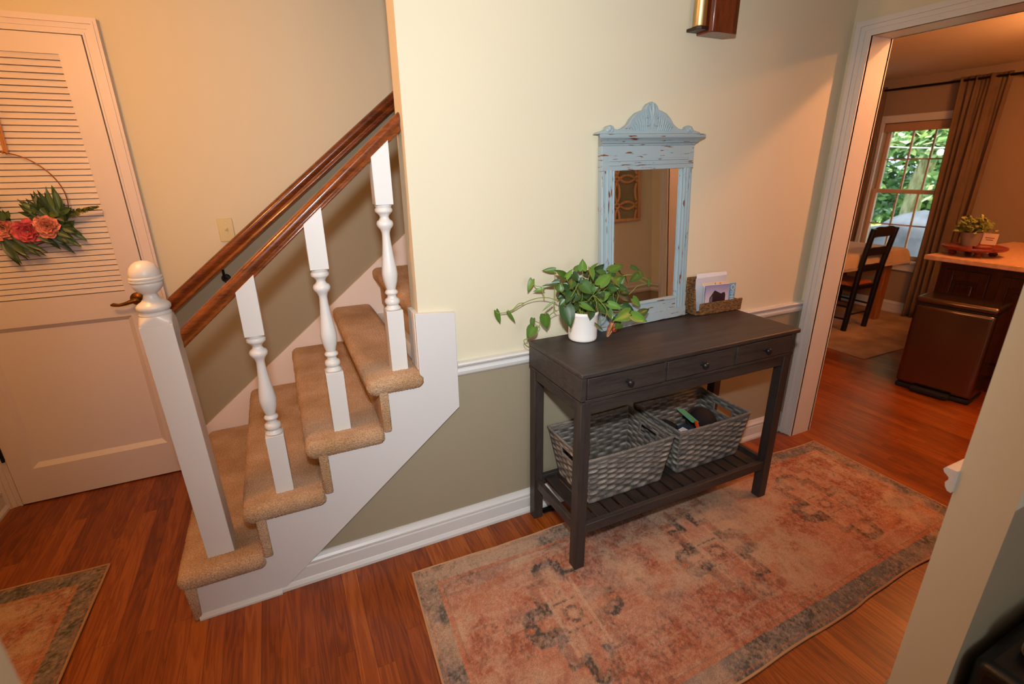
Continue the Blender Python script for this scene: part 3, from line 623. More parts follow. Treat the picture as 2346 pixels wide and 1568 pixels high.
# ---------------------------------------------------------------- woven baskets
M['weave'] = vcol_mat('woven_grey_paper_rope', 0.8, 0.7, 500, fine=0.3, fscale=120, stretch=(1, 1, 5))
random.seed(11)
def basket(base, rim, z0, z1, label, seed):
    """base/rim: (x0,x1,y0,y1); walls are real over-under weave relief with a handle hole in the short sides"""
    rnd = random.Random(seed); rs = np.random.RandomState(seed)
    root = tag(empty('woven_basket', ((base[0]+base[1])/2, (base[2]+base[3])/2, z0)), label, 'basket', 'woven storage baskets')
    def corner(t, i):
        b = [(base[0], base[2]), (base[1], base[2]), (base[1], base[3]), (base[0], base[3])][i]
        r = [(rim[0], rim[2]), (rim[1], rim[2]), (rim[1], rim[3]), (rim[0], rim[3])][i]
        return Vector((b[0]+(r[0]-b[0])*t, b[1]+(r[1]-b[1])*t, z0+(z1-z0)*t))
    rows = 15
    for side in range(4):
        i, j = side, (side+1) % 4
        L = (corner(.5, j)-corner(.5, i)).length
        ns = 2*int(round(L/0.105))+1
        nu = ns*10; nv = rows*4
        nrm = (corner(1, j)-corner(1, i)).cross(corner(1, i)-corner(0, i)).normalized()
        if nrm.dot(corner(.5, i)+corner(.5, j)-2*Vector(root.location)) < 0: nrm = -nrm
        vs = []; cols = []; fs = []
        rowcol = rs.uniform(0.55, 1.2, (rows, ns)); tint = rs.uniform(0, 1, (rows, ns))
        rowoff = rs.uniform(-0.0015, 0.0015, nv+1)
        for b in range(nv+1):
            tv = b/nv
            for a in range(nu+1):
                tu = a/nu
                p = corner(tv, i).lerp(corner(tv, j), tu)
                q = tu*ns; k = min(int(q), ns-1); tr_v = tv**1.25*rows; row = min(int(tr_v), rows-1); fv = tr_v-row
                ph = math.cos(PI*(q+row+0.5)-PI/2)*(1 if True else 0)
                ph = math.sin(PI*(q+row))
                strand = math.sin(PI*min(max(fv, 0), 1))**0.6
                h = (0.0042*ph)*strand + 0.0015*strand
                over = 0.5+0.5*ph
                if tv > 0.93: h = 0.002; over = 0.6
                edge = min(1, min(tu, 1-tu)*nu/4)
                h *= edge
                p = p+nrm*h; p.z += rowoff[b]*0.4*edge
                vs.append(p)
                g = (0.16+0.84*(over**1.1)*strand**1.2)*rowcol[row, k]*1.25
                tt = tint[row, k]
                c1 = np.array([0.45, 0.38, 0.31]); c2 = np.array([0.30, 0.27, 0.24]); c = c1*(1-tt)+c2*tt
                dark = np.array([0.05, 0.038, 0.032])
                cols.append(tuple(dark*(1-g)+c*g if g < 1 else c*g)+(1,))
        hole = None
        if side in (1, 3): hole = (0.5-0.052/L, 0.5+0.052/L, 0.66, 0.84)
        for b in range(nv):
            for a in range(nu):
                if hole and hole[0] < (a+.5)/nu < hole[1] and hole[2] < (b+.5)/nv < hole[3]: continue
                fs.append((b*(nu+1)+a, b*(nu+1)+a+1, (b+1)*(nu+1)+a+1, (b+1)*(nu+1)+a))
        mb = MB().add(vs, fs)
        name = 'woven_side' if side in (0, 2) else 'woven_handle_side'
        o = mb.build(name, M['weave'], root, fix=False)
        ca = o.data.color_attributes.new('Col', 'FLOAT_COLOR', 'POINT'); ca.data.foreach_set('color', np.array(cols, dtype=np.float32).ravel())
        so = o.modifiers.new('thick', 'SOLIDIFY'); so.thickness = 0.005; so.offset = 0
        for p in o.data.polygons: p.use_smooth = True
        if hole:
            def P(tu, tv): return corner(tv, i).lerp(corner(tv, j), tu)+nrm*0.001
            pts = [P(hole[0], hole[2]), P(hole[1], hole[2]), P(hole[1], hole[3]), P(hole[0], hole[3])]
            loop = []
            for q in range(4):
                for s in range(6): loop.append(pts[q].lerp(pts[(q+1) % 4], s/6))
            hb = MB().tube(loop, 0.0045, 6, closed=True).build('handle_binding', M['weave'], o, smooth=True)
            cc = hb.data.color_attributes.new('Col', 'FLOAT_COLOR', 'POINT'); cc.data.foreach_set('color', np.tile([0.22, 0.19, 0.165, 1], len(hb.data.vertices)).astype(np.float32))
    # braided rim
    loop = []
    for q in range(4):
        A, B = corner(1, q), corner(1, (q+1) % 4)
        for s in range(26):
            t = s/26; p = A.lerp(B, t); p.z -= 0.004*math.sin(PI*t); loop.append(p)
    rm = MB().tube(loop, [0.0062+0.0010*math.sin(k*2.1) for k in range(len(loop))], 8, closed=True).build('woven_rim', M['weave'], root, smooth=True)
    cc = rm.data.color_attributes.new('Col', 'FLOAT_COLOR', 'POINT')
    cols = []
    for k in range(len(loop)):
        g = 0.8+0.4*rnd.random(); cols += [(0.25*g, 0.215*g, 0.18*g, 1)]*8
    cc.data.foreach_set('color', np.array(cols, dtype=np.float32).ravel())
    fl = MB().box(base[0]+0.003, base[1]-0.003, base[2]+0.003, base[3]-0.003, z0+0.0005, z0+0.006).build('basket_base', M['weave'], root)
    cc = fl.data.color_attributes.new('Col', 'FLOAT_COLOR', 'POINT'); cc.data.foreach_set('color', np.tile([0.10, 0.085, 0.075, 1], 8).astype(np.float32))
    return root
basket((0.582, 0.955, -0.306, -0.066), (0.543, 0.986, -0.332, -0.020), 0.197, 0.424, 'empty grey woven basket with handle holes, left one on the console shelf', 5)
basket((1.060, 1.428, -0.298, -0.066), (1.030, 1.454, -0.324, -0.020), 0.197, 0.424, 'grey woven basket holding a dark bag and papers, right one on the console shelf', 9)
# things in the second basket
def lump(name, c, r, sc, m, label, cat, seed=0, amp=0.12):
    mb = MB().sphere(c, r, 28, 18, sc); rnd = random.Random(seed); ph = [rnd.uniform(0, 6) for _ in range(6)]
    mb.v = [tuple(Vector(c)+(Vector(p)-Vector(c))*(1+amp*math.sin(9*p[0]/r*0.3+ph[0])*math.cos(7*p[1]/r*0.3+ph[1])+amp*0.6*math.sin(14*p[2]/r*0.3+12*p[0]+ph[2]))) for p in mb.v]
    o = mb.build(name, m, smooth=True); tag(o, label, cat); return o
lump('black_bag', (1.130, -0.130, 0.300), 0.070, (0.95, 0.85, 0.95), M['black'], 'crumpled black bag on the left inside of the right basket', 'bag', 2, 0.10)
# dark round cap
cap = MB().lathe([(0.0, 0.075), (0.03, 0.073), (0.055, 0.062), (0.075, 0.040), (0.083, 0.012), (0.084, 0.0), (0.105, -0.006), (0.106, -0.010), (0.080, -0.008), (0.0, -0.008)], (0, 0, 0), 32)
cap.xf(Matrix.Translation((1.352, -0.140, 0.322)) @ Matrix.Rotation(0.5, 4, 'X') @ Matrix.Rotation(-0.2, 4, 'Y') @ Matrix.Scale(0.74, 4))
tag(cap.build('brown_cap', mat('dark_brown_felt', '1d1210', 0.9), smooth=True), 'dark brown round cap lying in the right basket', 'cap')
def slab(name, m, c, size, rot, label=None, cat=None, bevel=0.0008, parent=None):
    mb = MB().box(-size[0]/2, size[0]/2, -size[1]/2, size[1]/2, -size[2]/2, size[2]/2)
    Mx = Matrix.Translation(c) @ Matrix.Rotation(rot[2], 4, 'Z') @ Matrix.Rotation(rot[1], 4, 'Y') @ Matrix.Rotation(rot[0], 4, 'X')
    o = mb.xf(Mx).build(name, m, parent, bevel=bevel)
    if label: tag(o, label, cat)
    return o
slab('green_booklet', mat('green_cover_paper', '7cc08c', 0.5, c2='64b48a'), (1.240, -0.152, 0.378), (0.038, 0.120, 0.008), (0.10, 0.25, -0.10), 'green booklet lying beside the dark cap in the right basket', 'booklet')
slab('blue_packet', mat('navy_packet_paper', '1f3c5c', 0.45, c2='16304a'), (1.165, -0.232, 0.362), (0.060, 0.070, 0.012), (0.15, 0.1, 0.3), 'navy and white packet in the right basket', 'packet')
slab('white_packet', M['paper'], (1.122, -0.262, 0.374), (0.048, 0.055, 0.010), (0.15, 0.1, 0.35), 'white packet in front of the navy packet in the right basket', 'packet')
slab('orange_pen', mat('orange_plastic', 'd4491c', 0.4), (1.196, -0.258, 0.384), (0.016, 0.062, 0.012), (0.25, 0.1, -0.5), 'orange marker lying on the packets in the right basket', 'marker', 0.004)
# floor register behind the table legs
fr = tag(MB().box(0.500, 0.60, -0.064, -0.031, 0.0005, 0.006).build('floor_register', M['iron'], bevel=0.001), 'dark metal floor register against the baseboard under the console table', 'floor register')
for i in range(7): MB().box(0.507+i*0.0127, 0.512+i*0.0127, -0.060, -0.035, 0.006, 0.0085).build('register_louvre', M['iron'], fr)

# ---------------------------------------------------------------- mirror
def chippy():
    m = bpy.data.materials.new('distressed_pale_blue_paint'); nt, N, Lk, b = nodes_of(m)
    tc = N.new('ShaderNodeTexCoord')
    def noise(sc, st, det=4):
        mp = N.new('ShaderNodeMapping'); mp.inputs['Scale'].default_value = st; Lk.new(tc.outputs['Object'], mp.inputs[0])
        n = N.new('ShaderNodeTexNoise'); n.inputs['Scale'].default_value = sc; n.inputs['Detail'].default_value = det; Lk.new(mp.outputs[0], n.inputs['Vector']); return n.outputs[0]
    a = N.new('ShaderNodeAttribute'); a.attribute_name = 'Wear'
    s = N.new('ShaderNodeMixRGB'); s.inputs[0].default_value = 0.0
    n1 = noise(15, (1, 1, 9), 7); n1v = noise(15, (9, 1, 1), 7)
    mxd = N.new('ShaderNodeMixRGB'); Lk.new(a.outputs['Fac'], mxd.inputs[0]); Lk.new(n1, mxd.inputs[1]); Lk.new(n1v, mxd.inputs[2])
    r = N.new('ShaderNodeValToRGB'); r.color_ramp.elements[0].position = 0.615; r.color_ramp.elements[1].position = 0.66
    r.color_ramp.elements[0].color = (0, 0, 0, 1); r.color_ramp.elements[1].color = (1, 1, 1, 1); Lk.new(mxd.outputs[0], r.inputs[0])
    n2 = noise(5, (1, 1, 1)); t = N.new('ShaderNodeValToRGB'); t.color_ramp.elements[0].color = lin('8a9fa6'); t.color_ramp.elements[1].color = lin('9daeb3'); Lk.new(n2, t.inputs[0])
    mx = N.new('ShaderNodeMixRGB'); Lk.new(r.outputs[0], mx.inputs[0]); Lk.new(t.outputs[0], mx.inputs[1]); mx.inputs[2].default_value = lin('6b3d26')
    Lk.new(mx.outputs[0], b.inputs['Base Color']); b.inputs['Roughness'].default_value = 0.6
    bp = N.new('ShaderNodeBump'); bp.inputs['Strength'].default_value = 0.4; bp.inputs['Distance'].default_value = 0.0012; bp.invert = True
    Lk.new(r.outputs[0], bp.inputs['Height']); Lk.new(bp.outputs[0], b.inputs['Normal']); return m
M['chip'] = chippy()
MR = tag(empty('wall_mirror', (1.005, -0.052, TZ+0.001)), 'tall distressed pale blue framed mirror with carved crest, leaning on the wall behind the plant', 'mirror')
MR['_rot'] = 1
MR.rotation_euler = (math.radians(-3.0), math.radians(-1.0), math.radians(1.3))
W2 = 0.237; HM = 0.752; FW = 0.062
def addwear(o, val=0.0):
    a = o.data.attributes.new('Wear', 'FLOAT', 'POINT'); a.data.foreach_set('value', np.full(len(o.data.vertices), val, dtype=np.float32)); return o
# frame local: x across, z up, -y towards the room; back at y=+0.012
stile_prof = [(0, 0.012), (0, -0.010), (0.004, -0.014), (0.012, -0.014), (0.014, -0.010), (0.018, -0.010), (0.021, -0.016), (0.027, -0.018), (0.031, -0.012), (0.035, -0.012), (0.038, -0.018), (0.045, -0.019), (0.049, -0.013), (0.053, -0.012), (0.058, -0.016), (0.062, -0.013), (0.062, 0.012)]
for s in (-1, 1):
    poly = [(s*(W2-p[0]), p[1]) for p in stile_prof]
    addwear(MB().prism(poly, 'z', 0.045, 0.652).build('frame_stile', M['chip'], MR, bevel=0.0008), 1.0)
zt0 = 0.650
fr_ = MB().box(-W2-0.001, W2+0.001, -0.0155, 0.012, 0, 0.046).box(-W2+FW-0.002, W2-FW+0.002, -0.013, 0.010, 0.040, 0.100)
fr_.box(-W2+FW-0.001, W2-FW+0.001, -0.017, 0.010, 0.088, 0.097)
addwear(fr_.build('bottom_rail', M['chip'], MR, bevel=0.002))
tr = MB().box(-W2-0.001, W2+0.001, -0.0155, 0.012, zt0, 0.742)
tr.box(-W2+0.03, W2-0.03, -0.019, -0.0155, 0.668, 0.676).box(-W2+0.03, W2-0.03, -0.019, -0.0155, 0.684, 0.694)
addwear(tr.build('top_rail', M['chip'], MR, bevel=0.002))
co = MB()
cp = [(0.012, 0.742), (-0.018, 0.742), (-0.020, 0.748), (-0.026, 0.751), (-0.029, 0.757), (-0.038, 0.764), (-0.044, 0.768), (-0.046, 0.776), (-0.044, 0.781), (-0.030, 0.784), (0.012, 0.784)]
# cornice returns: lofted profile whose ends step out with the depth
vs = []
for s in (-1, 1):
    for (y, z) in cp: vs.append((s*(W2+max(0, (-y-0.016))*1.15), y, z))
nn = len(cp)
co.add(vs, [tuple(range(nn)), tuple(range(2*nn-1, nn-1, -1))]+[(i, i+nn, (i+1) % nn+nn, (i+1) % nn) for i in range(nn)])
addwear(co.build('cornice', M['chip'], MR, bevel=0.0012))
# crest outline
cr = [(-0.268, 0.784), (-0.262, 0.790), (-0.235, 0.796), (-0.222, 0.800), (-0.214, 0.812), (-0.200, 0.816), (-0.188, 0.812), (-0.182, 0.802), (-0.165, 0.800), (-0.140, 0.805), (-0.115, 0.820), (-0.098, 0.842), (-0.075, 0.860), (-0.048, 0.870), (-0.034, 0.873),
      (-0.028, 0.886), (-0.016, 0.896), (-0.006, 0.899), (0.0, 0.903), (0.006, 0.899), (0.016, 0.896), (0.028, 0.886)]
cr = cr[:18]+[(0.0, 0.903)]+[(-x, z) for x, z in reversed(cr[:18])]
cb_ = MB().prism(cr, 'y', -0.020, 0.006)
addwear(cb_.build('crest', M['chip'], MR, bevel=0.003), 0.5)
for s in (-1, 1):
    cv = MB()
    # fan of acanthus ribs
    for k in range(7):
        a = 0.20+0.16*k
        x0, z0 = s*(0.030+0.010*k), 0.795
        top = [0.868, 0.862, 0.856, 0.848, 0.838, 0.826, 0.815][k]
        pts = [(x0, -0.020, z0), (x0+s*0.004, -0.024, (z0+top)/2), (x0+s*(0.006+0.002*k), -0.022, top-0.004)]
        cv.tube(pts, [0.003, 0.0042, 0.0015], 6)
    sp = []
    for k in range(22):
        a = -0.5+k*0.33; r_ = 0.026*(1-k/26)
        sp.append((s*(0.026+r_*math.cos(a)), -0.022, 0.826+r_*math.sin(a)))
    cv.tube(sp, [0.0042]*21+[0.006], 6)
    cv.tube([(s*0.002, -0.021, 0.800), (s*0.004, -0.024, 0.826), (s*0.010, -0.024, 0.862), (s*0.018, -0.023, 0.884)], [0.003, 0.004, 0.005, 0.002], 6)
    addwear(cv.build('carved_scroll', M['chip'], MR, smooth=True), 0.5)
    bd = MB()
    for (x, z, r_) in ((0.206, 0.803, 0.010), (0.214, 0.797, 0.008), (0.196, 0.797, 0.008)): bd.sphere((s*x, -0.020, z), r_, 10, 8, (1, 0.6, 1))
    addwear(bd.build('carved_bud', M['chip'], MR, smooth=True), 0.5)
cv = MB()
cv.tube([(0, -0.021, 0.835), (0, -0.026, 0.870), (0, -0.023, 0.897)], [0.004, 0.008, 0.003], 8)
addwear(cv.build('carved_plume', M['chip'], MR, smooth=True), 0.5)
gm = bpy.data.materials.new('mirror_silver'); nt, N, Lk, b = nodes_of(gm)
b.inputs['Metallic'].default_value = 1; b.inputs['Roughness'].default_value = 0.01
nn_ = N.new('ShaderNodeTexNoise'); nn_.inputs['Scale'].default_value = 3; rr_ = N.new('ShaderNodeMapRange'); rr_.inputs[3].default_value = 0.80; rr_.inputs[4].default_value = 0.84
Lk.new(nn_.outputs[0], rr_.inputs[0]); Lk.new(rr_.outputs[0], b.inputs['Base Color'])
MB().box(-W2+FW-0.003, W2-FW+0.003, -0.004, 0.004, 0.098, zt0+0.002).build('mirror_glass', gm, MR)
bk = MB().box(-W2+0.01, W2-0.01, 0.0125, 0.016, 0.01, 0.73).build('backing_board', mat('brown_hardboard', '5a4330', 0.8), MR)

# ---------------------------------------------------------------- letter holder and mail
M['grass'] = mat('twisted_seagrass', '8a6234', 0.85, c2='50341a', scale=60, stretch=(1, 1, 3), bump=1.0, bscale=140, lo=0.4, hi=0.6)
LH = tag(empty('letter_holder', (1.43, -0.06, TZ+0.001)), 'brown seagrass letter holder on the right end of the console table', 'letter holder')
hz = TZ+0.002; hx0, hx1 = 1.300, 1.560
MB().box(hx0-0.012, hx1-0.002, -0.088, -0.020, hz, hz+0.008).build('holder_base', M['grass'], LH, bevel=0.003)
fp = MB().hexa([(hx0, -0.094, hz), (hx1, -0.100, hz), (hx1, -0.092, hz), (hx0, -0.086, hz)], [(hx0-0.004, -0.098, hz+0.058), (hx1, -0.104, hz+0.058), (hx1, -0.096, hz+0.058), (hx0-0.004, -0.090, hz+0.058)])
fp.build('front_panel', M['grass'], LH, bevel=0.003)
MB().box(hx0-0.030, 1.508, -0.028, -0.020, hz, hz+0.172).build('back_panel', M['grass'], LH, bevel=0.003)
MB().prism([(-0.086, hz), (-0.030, hz), (-0.030, hz+0.128), (-0.062, hz+0.122)], 'x', hx0-0.016, hx0-0.008).build('side_panel', M['grass'], LH, bevel=0.003)
MB().prism([(-0.092, hz), (-0.030, hz), (-0.030, hz+0.05), (-0.092, hz+0.05)], 'x', hx1-0.012, hx1-0.004).build('side_panel', M['grass'], LH, bevel=0.003)
e1 = slab('envelope', M['paper'], (1.412, -0.040, hz+0.098), (0.190, 0.004, 0.168), (-0.10, 0.03, 0.0), 'large white envelope at the back of the seagrass letter holder', 'envelope')
e1 = slab('envelope', mat('grey_white_paper', 'c9c9d2', 0.6), (1.402, -0.050, hz+0.088), (0.196, 0.004, 0.156), (-0.08, 0.00, 0.0), 'greyish white envelope, second from the back in the seagrass letter holder', 'envelope')
pc = slab('printed_card', M['paper_beige'], (1.420, -0.059, hz+0.078), (0.165, 0.002, 0.125), (-0.05, 0.01, 0.0), 'beige printed card with an orange spot, behind the brochure in the letter holder', 'card')
Mx = Matrix.Translation((1.420, -0.059, hz+0.078)) @ Matrix.Rotation(0.01, 4, 'Y') @ Matrix.Rotation(-0.05, 4, 'X')
MB().sphere((0.028, -0.0012, 0.046), 0.010, 16, 8, (0.8, 0.06, 1.3)).xf(Mx).build('orange_spot', mat('orange_print', 'd98a2e', 0.6), pc)
MB().box(-0.006, -0.002, -0.0014, -0.001, 0.034, 0.060).xf(Mx).build('printed_line', mat('brown_print', '8a5a30', 0.6), pc)
# brochure with the photograph of a barn and blue strip
BR = tag(empty('brochure', (1.432, -0.075, hz+0.075)), 'brochure with a barn photograph and blue strip, frontmost in the seagrass holder', 'brochure')
BR['_rot'] = 1; BR.rotation_euler = (-0.04, 0.035, -0.02)
MB().box(-0.098, 0.098, -0.001, 0.001, -0.062, 0.058).build('brochure_page', M['paper'], BR)
def flat(name, pts, m, y=-0.0016, parent=None):
    return MB().prism(pts, 'y', y, y+0.0008).build(name, m, parent)
sky = bpy.data.materials.new('dusk_sky_print'); nt, N, Lk, b = nodes_of(sky)
tc = N.new('ShaderNodeTexCoord'); sp_ = N.new('ShaderNodeSeparateXYZ'); Lk.new(tc.outputs['Object'], sp_.inputs[0])
r = N.new('ShaderNodeMapRange'); r.inputs[1].default_value = -0.04; r.inputs[2].default_value = 0.055; Lk.new(sp_.outputs[2], r.inputs[0])
cr_ = N.new('ShaderNodeValToRGB'); cr_.color_ramp.elements[0].color = lin('e2cfcf'); cr_.color_ramp.elements[1].color = lin('8f8ab4'); Lk.new(r.outputs[0], cr_.inputs[0]); Lk.new(cr_.outputs[0], b.inputs['Base Color']); b.inputs['Roughness'].default_value = 0.25
ph = flat('barn_photograph', [(-0.098, -0.058), (0.058, -0.058), (0.058, 0.056), (-0.098, 0.056)], sky, -0.0018, BR)
dk = mat('dark_barn_print', '34242c', 0.4, c2='2a1c24')
flat('barn_print', [(-0.062, -0.058), (-0.062, -0.005), (-0.034, 0.030), (0.010, 0.012), (0.014, 0.016), (0.030, 0.018), (0.036, 0.005), (0.038, -0.058)], dk, -0.0026, ph)
flat('barn_gable_print', [(-0.060, -0.058), (-0.060, -0.008), (-0.046, 0.006), (-0.040, -0.058)], mat('mauve_print', '77626e', 0.4), -0.0032, ph)
flat('shrub_print', [(-0.098, -0.058), (-0.098, -0.036), (-0.086, -0.030), (-0.070, -0.040), (-0.064, -0.058)], mat('shrub_print_brown', '4a2c22', 0.4), -0.0026, ph)
st_ = flat('blue_strip', [(0.058, -0.060), (0.098, -0.060), (0.098, 0.058), (0.058, 0.058)], mat('blue_print', '76a9c8', 0.3, c2='4f92bd', scale=30), -0.0018, BR)
cu = bpy.data.curves.new('strip_lettering', 'FONT'); cu.body = 'OHIO'; cu.size = 0.036; cu.extrude = 0.0003; cu.align_x = 'CENTER'; cu.align_y = 'CENTER'
tmp_ = bpy.data.objects.new('strip_lettering_curve', cu); COL.objects.link(tmp_); bpy.context.view_layer.update()
tme = bpy.data.meshes.new_from_object(tmp_.evaluated_get(bpy.context.evaluated_depsgraph_get())); bpy.data.objects.remove(tmp_)
to = bpy.data.objects.new('strip_lettering', tme); COL.objects.link(to); to.parent = st_
to.matrix_local = Matrix.Translation((0.082, -0.0024, 0.005)) @ Matrix.Rotation(-PI/2, 4, 'Y') @ Matrix.Rotation(PI/2, 4, 'X')
tme.materials.clear(); tme.materials.append(mat('pale_lettering', 'd4dcdc', 0.4))
for i, (dx, c_, tall) in enumerate(((0.0, 'c4d6de', 0.118), (0.008, '26304a', 0.112), (0.015, '7fb0bc', 0.116))):
    pass
slab('leaflet', mat('pale_blue_leaflet', 'c2d4da', 0.4), (1.338, -0.062, hz+0.071), (0.046, 0.002, 0.122), (-0.02, 0.0, 1.0), 'pale blue folded leaflet standing left of the brochure', 'leaflet')
slab('leaflet', mat('navy_teal_leaflet', '2a4054', 0.4, c2='5a8a9a'), (1.350, -0.064, hz+0.067), (0.040, 0.002, 0.114), (-0.02, 0.03, 0.85), 'navy leaflet tucked between pale leaflet and brochure', 'leaflet')
slab('mail_stack', mat('grey_mail_paper', 'a9aab6', 0.6), (1.258, -0.028, hz+0.055), (0.020, 0.004, 0.100), (0, 0, 0.1), 'grey-white mail standing between the mirror and the letter holder', 'mail')
# ---------------------------------------------------------------- trailing plant in the white crock
def leaf_mat(name, a, b2, vein=0.5):
    m = bpy.data.materials.new(name); nt, N, Lk, b = nodes_of(m)
    at = N.new('ShaderNodeAttribute'); at.attribute_name = 'Col'
    tc = N.new('ShaderNodeTexCoord'); n = N.new('ShaderNodeTexNoise'); n.inputs['Scale'].default_value = 60; Lk.new(tc.outputs['Object'], n.inputs['Vector'])
    mr = N.new('ShaderNodeMapRange'); mr.inputs[3].default_value = 0.8; mr.inputs[4].default_value = 1.15; Lk.new(n.outputs[0], mr.inputs[0])
    mx = N.new('ShaderNodeVectorMath'); mx.operation = 'SCALE'; Lk.new(at.outputs['Color'], mx.inputs[0]); Lk.new(mr.outputs[0], mx.inputs['Scale'])
    Lk.new(mx.outputs[0], b.inputs['Base Color']); b.inputs['Roughness'].default_value = 0.38
    b.inputs['Subsurface Weight'].default_value = 0.0
    b.inputs['Transmission Weight'].default_value = 0.0
    return m
M['leaf'] = leaf_mat('green_leaf', None, None)
def add_leaf(mb, cols, base, tip, w, rnd, face=None, heart=True, col=None, fold=0.22, droop=0.12):
    A, B = Vector(base), Vector(tip); ax = B-A; L = ax.length
    if L < 1e-4: return
    t = ax/L; face = face or Vector((-0.35, -0.85, 0.35))
    nrm = (face + Vector((rnd.uniform(-.4, .4), rnd.uniform(-.25, .25), rnd.uniform(-.3, .4)))).normalized()
    nrm = (nrm - t*nrm.dot(t)).normalized(); s = t.cross(nrm)
    if heart: prof = [(-0.10, 0.34), (0.0, 0.42), (0.12, 0.49), (0.28, 0.5), (0.45, 0.44), (0.62, 0.33), (0.78, 0.19), (0.90, 0.07), (1.0, 0.0)]
    else: prof = [(0.0, 0.02), (0.12, 0.25), (0.3, 0.45), (0.45, 0.5), (0.6, 0.44), (0.75, 0.3), (0.9, 0.12), (1.0, 0.0)]
    vs = []; c = col or (0.10, 0.22, 0.035)
    g = rnd.uniform(0.75, 1.3)
    for i, (u, hw_) in enumerate(prof):
        for k in (-2, -1, 0, 1, 2):
            q = k/2; hw2 = hw_*w; uu = u
            if heart and i == 0: uu = u if abs(q) > .6 else (u*0.9 if k else 0.06)
            dz = fold*w*abs(q)**1.3*0.6 - droop*L*max(0, uu-0.35)**2*2
            if heart and i < 2: pass
            p = A + t*(uu*L) + s*(q*hw2) + nrm*dz
            vs.append(p)
            vein_ = 1.25 if k == 0 else 1.0
            cols.append((c[0]*g*vein_, c[1]*g*(vein_*0.96), c[2]*g, 1))
    n = len(prof); fs = []
    for i in range(n-1):
        for k in range(4): fs.append((i*5+k, i*5+k+1, (i+1)*5+k+1, (i+1)*5+k))
    mb.add(vs, fs)
def build_leaves(name, mb, cols, parent, m=None):
    o = mb.build(name, m or M['leaf'], parent, fix=False, smooth=True)
    ca = o.data.color_attributes.new('Col', 'FLOAT_COLOR', 'POINT'); ca.data.foreach_set('color', np.array(cols, dtype=np.float32).ravel())
    return o
rnd = random.Random(4)
PC = (0.645, -0.112)
PP = tag(empty('potted_plant', (PC[0], PC[1], TZ+0.001)), 'trailing heart-leaf plant in a white crock on the console table', 'potted plant')
pz = TZ+0.001
MB().lathe([(0.0, pz), (0.054, pz), (0.0575, pz+0.004), (0.0590, pz+0.012), (0.0590, pz+0.102), (0.0610, pz+0.105), (0.0625, pz+0.111), (0.0615, pz+0.118), (0.0590, pz+0.120), (0.0560, pz+0.118), (0.0550, pz+0.105), (0.0545, pz+0.09), (0.0, pz+0.088)], (PC[0], PC[1], 0), 48).build('crock', M['ceramic'], PP, smooth=True)
MB().lathe([(0.0, pz+0.0885), (0.0535, pz+0.0885), (0.053, pz+0.098), (0.03, pz+0.102), (0, pz+0.103)], (PC[0], PC[1], 0), 24).build('soil', M['soil'], PP, smooth=True)
lm = MB(); cols = []; pet = MB()
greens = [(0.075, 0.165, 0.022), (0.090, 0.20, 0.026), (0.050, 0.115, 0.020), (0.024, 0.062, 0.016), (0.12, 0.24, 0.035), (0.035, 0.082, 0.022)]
org = Vector((PC[0], PC[1], pz+0.10))
for i, (bx, by, bz, tx, ty, tz, w) in enumerate(LEAVES):
    base, tip = Vector((bx, by, bz)), Vector((tx, ty, tz))
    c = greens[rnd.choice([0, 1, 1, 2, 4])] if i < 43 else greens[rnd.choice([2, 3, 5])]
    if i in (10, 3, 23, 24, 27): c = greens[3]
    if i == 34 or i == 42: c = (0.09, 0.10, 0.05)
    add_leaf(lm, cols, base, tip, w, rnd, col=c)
    # petiole
    if i > 42 or i in (4, 5, 6, 7, 8, 9, 10, 11, 12, 13, 21, 22, 23, 24, 25, 26, 27, 31, 19, 20):
        mid = (base+org)/2+Vector((0, 0, 0.015))
        pet.tube([org+Vector((rnd.uniform(-.03, .03), rnd.uniform(-.03, .03), 0)), mid, base], 0.0013, 5)
# hidden inner foliage so that the clump is full from every side
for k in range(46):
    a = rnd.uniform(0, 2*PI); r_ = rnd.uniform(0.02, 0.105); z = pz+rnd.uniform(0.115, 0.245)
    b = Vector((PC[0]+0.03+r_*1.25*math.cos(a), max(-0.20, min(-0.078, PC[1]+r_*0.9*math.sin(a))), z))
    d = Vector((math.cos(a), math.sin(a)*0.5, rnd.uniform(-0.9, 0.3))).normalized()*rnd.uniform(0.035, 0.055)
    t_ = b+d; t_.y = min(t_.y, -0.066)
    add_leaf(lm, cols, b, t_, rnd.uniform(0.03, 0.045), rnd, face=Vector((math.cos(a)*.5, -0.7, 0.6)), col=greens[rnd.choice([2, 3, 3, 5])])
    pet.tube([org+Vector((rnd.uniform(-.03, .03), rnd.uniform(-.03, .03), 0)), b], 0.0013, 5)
build_leaves('leaves', lm, cols, PP)
def smooth_path(pts, n=5):
    P = [Vector(p) for p in pts]; out = []
    for i in range(len(P)-1):
        p0, p1, p2, p3 = P[max(i-1, 0)], P[i], P[i+1], P[min(i+2, len(P)-1)]
        for s in range(n):
            t = s/n
            out.append(0.5*((2*p1)+(p2-p0)*t+(2*p0-5*p1+4*p2-p3)*t*t+(3*p1-p0-3*p2+p3)*t**3))
    return out+[P[-1]]
for v in VINES: pet.tube(smooth_path(v), 0.0017, 6)
pet.build('stems', M['stem'], PP, smooth=True)

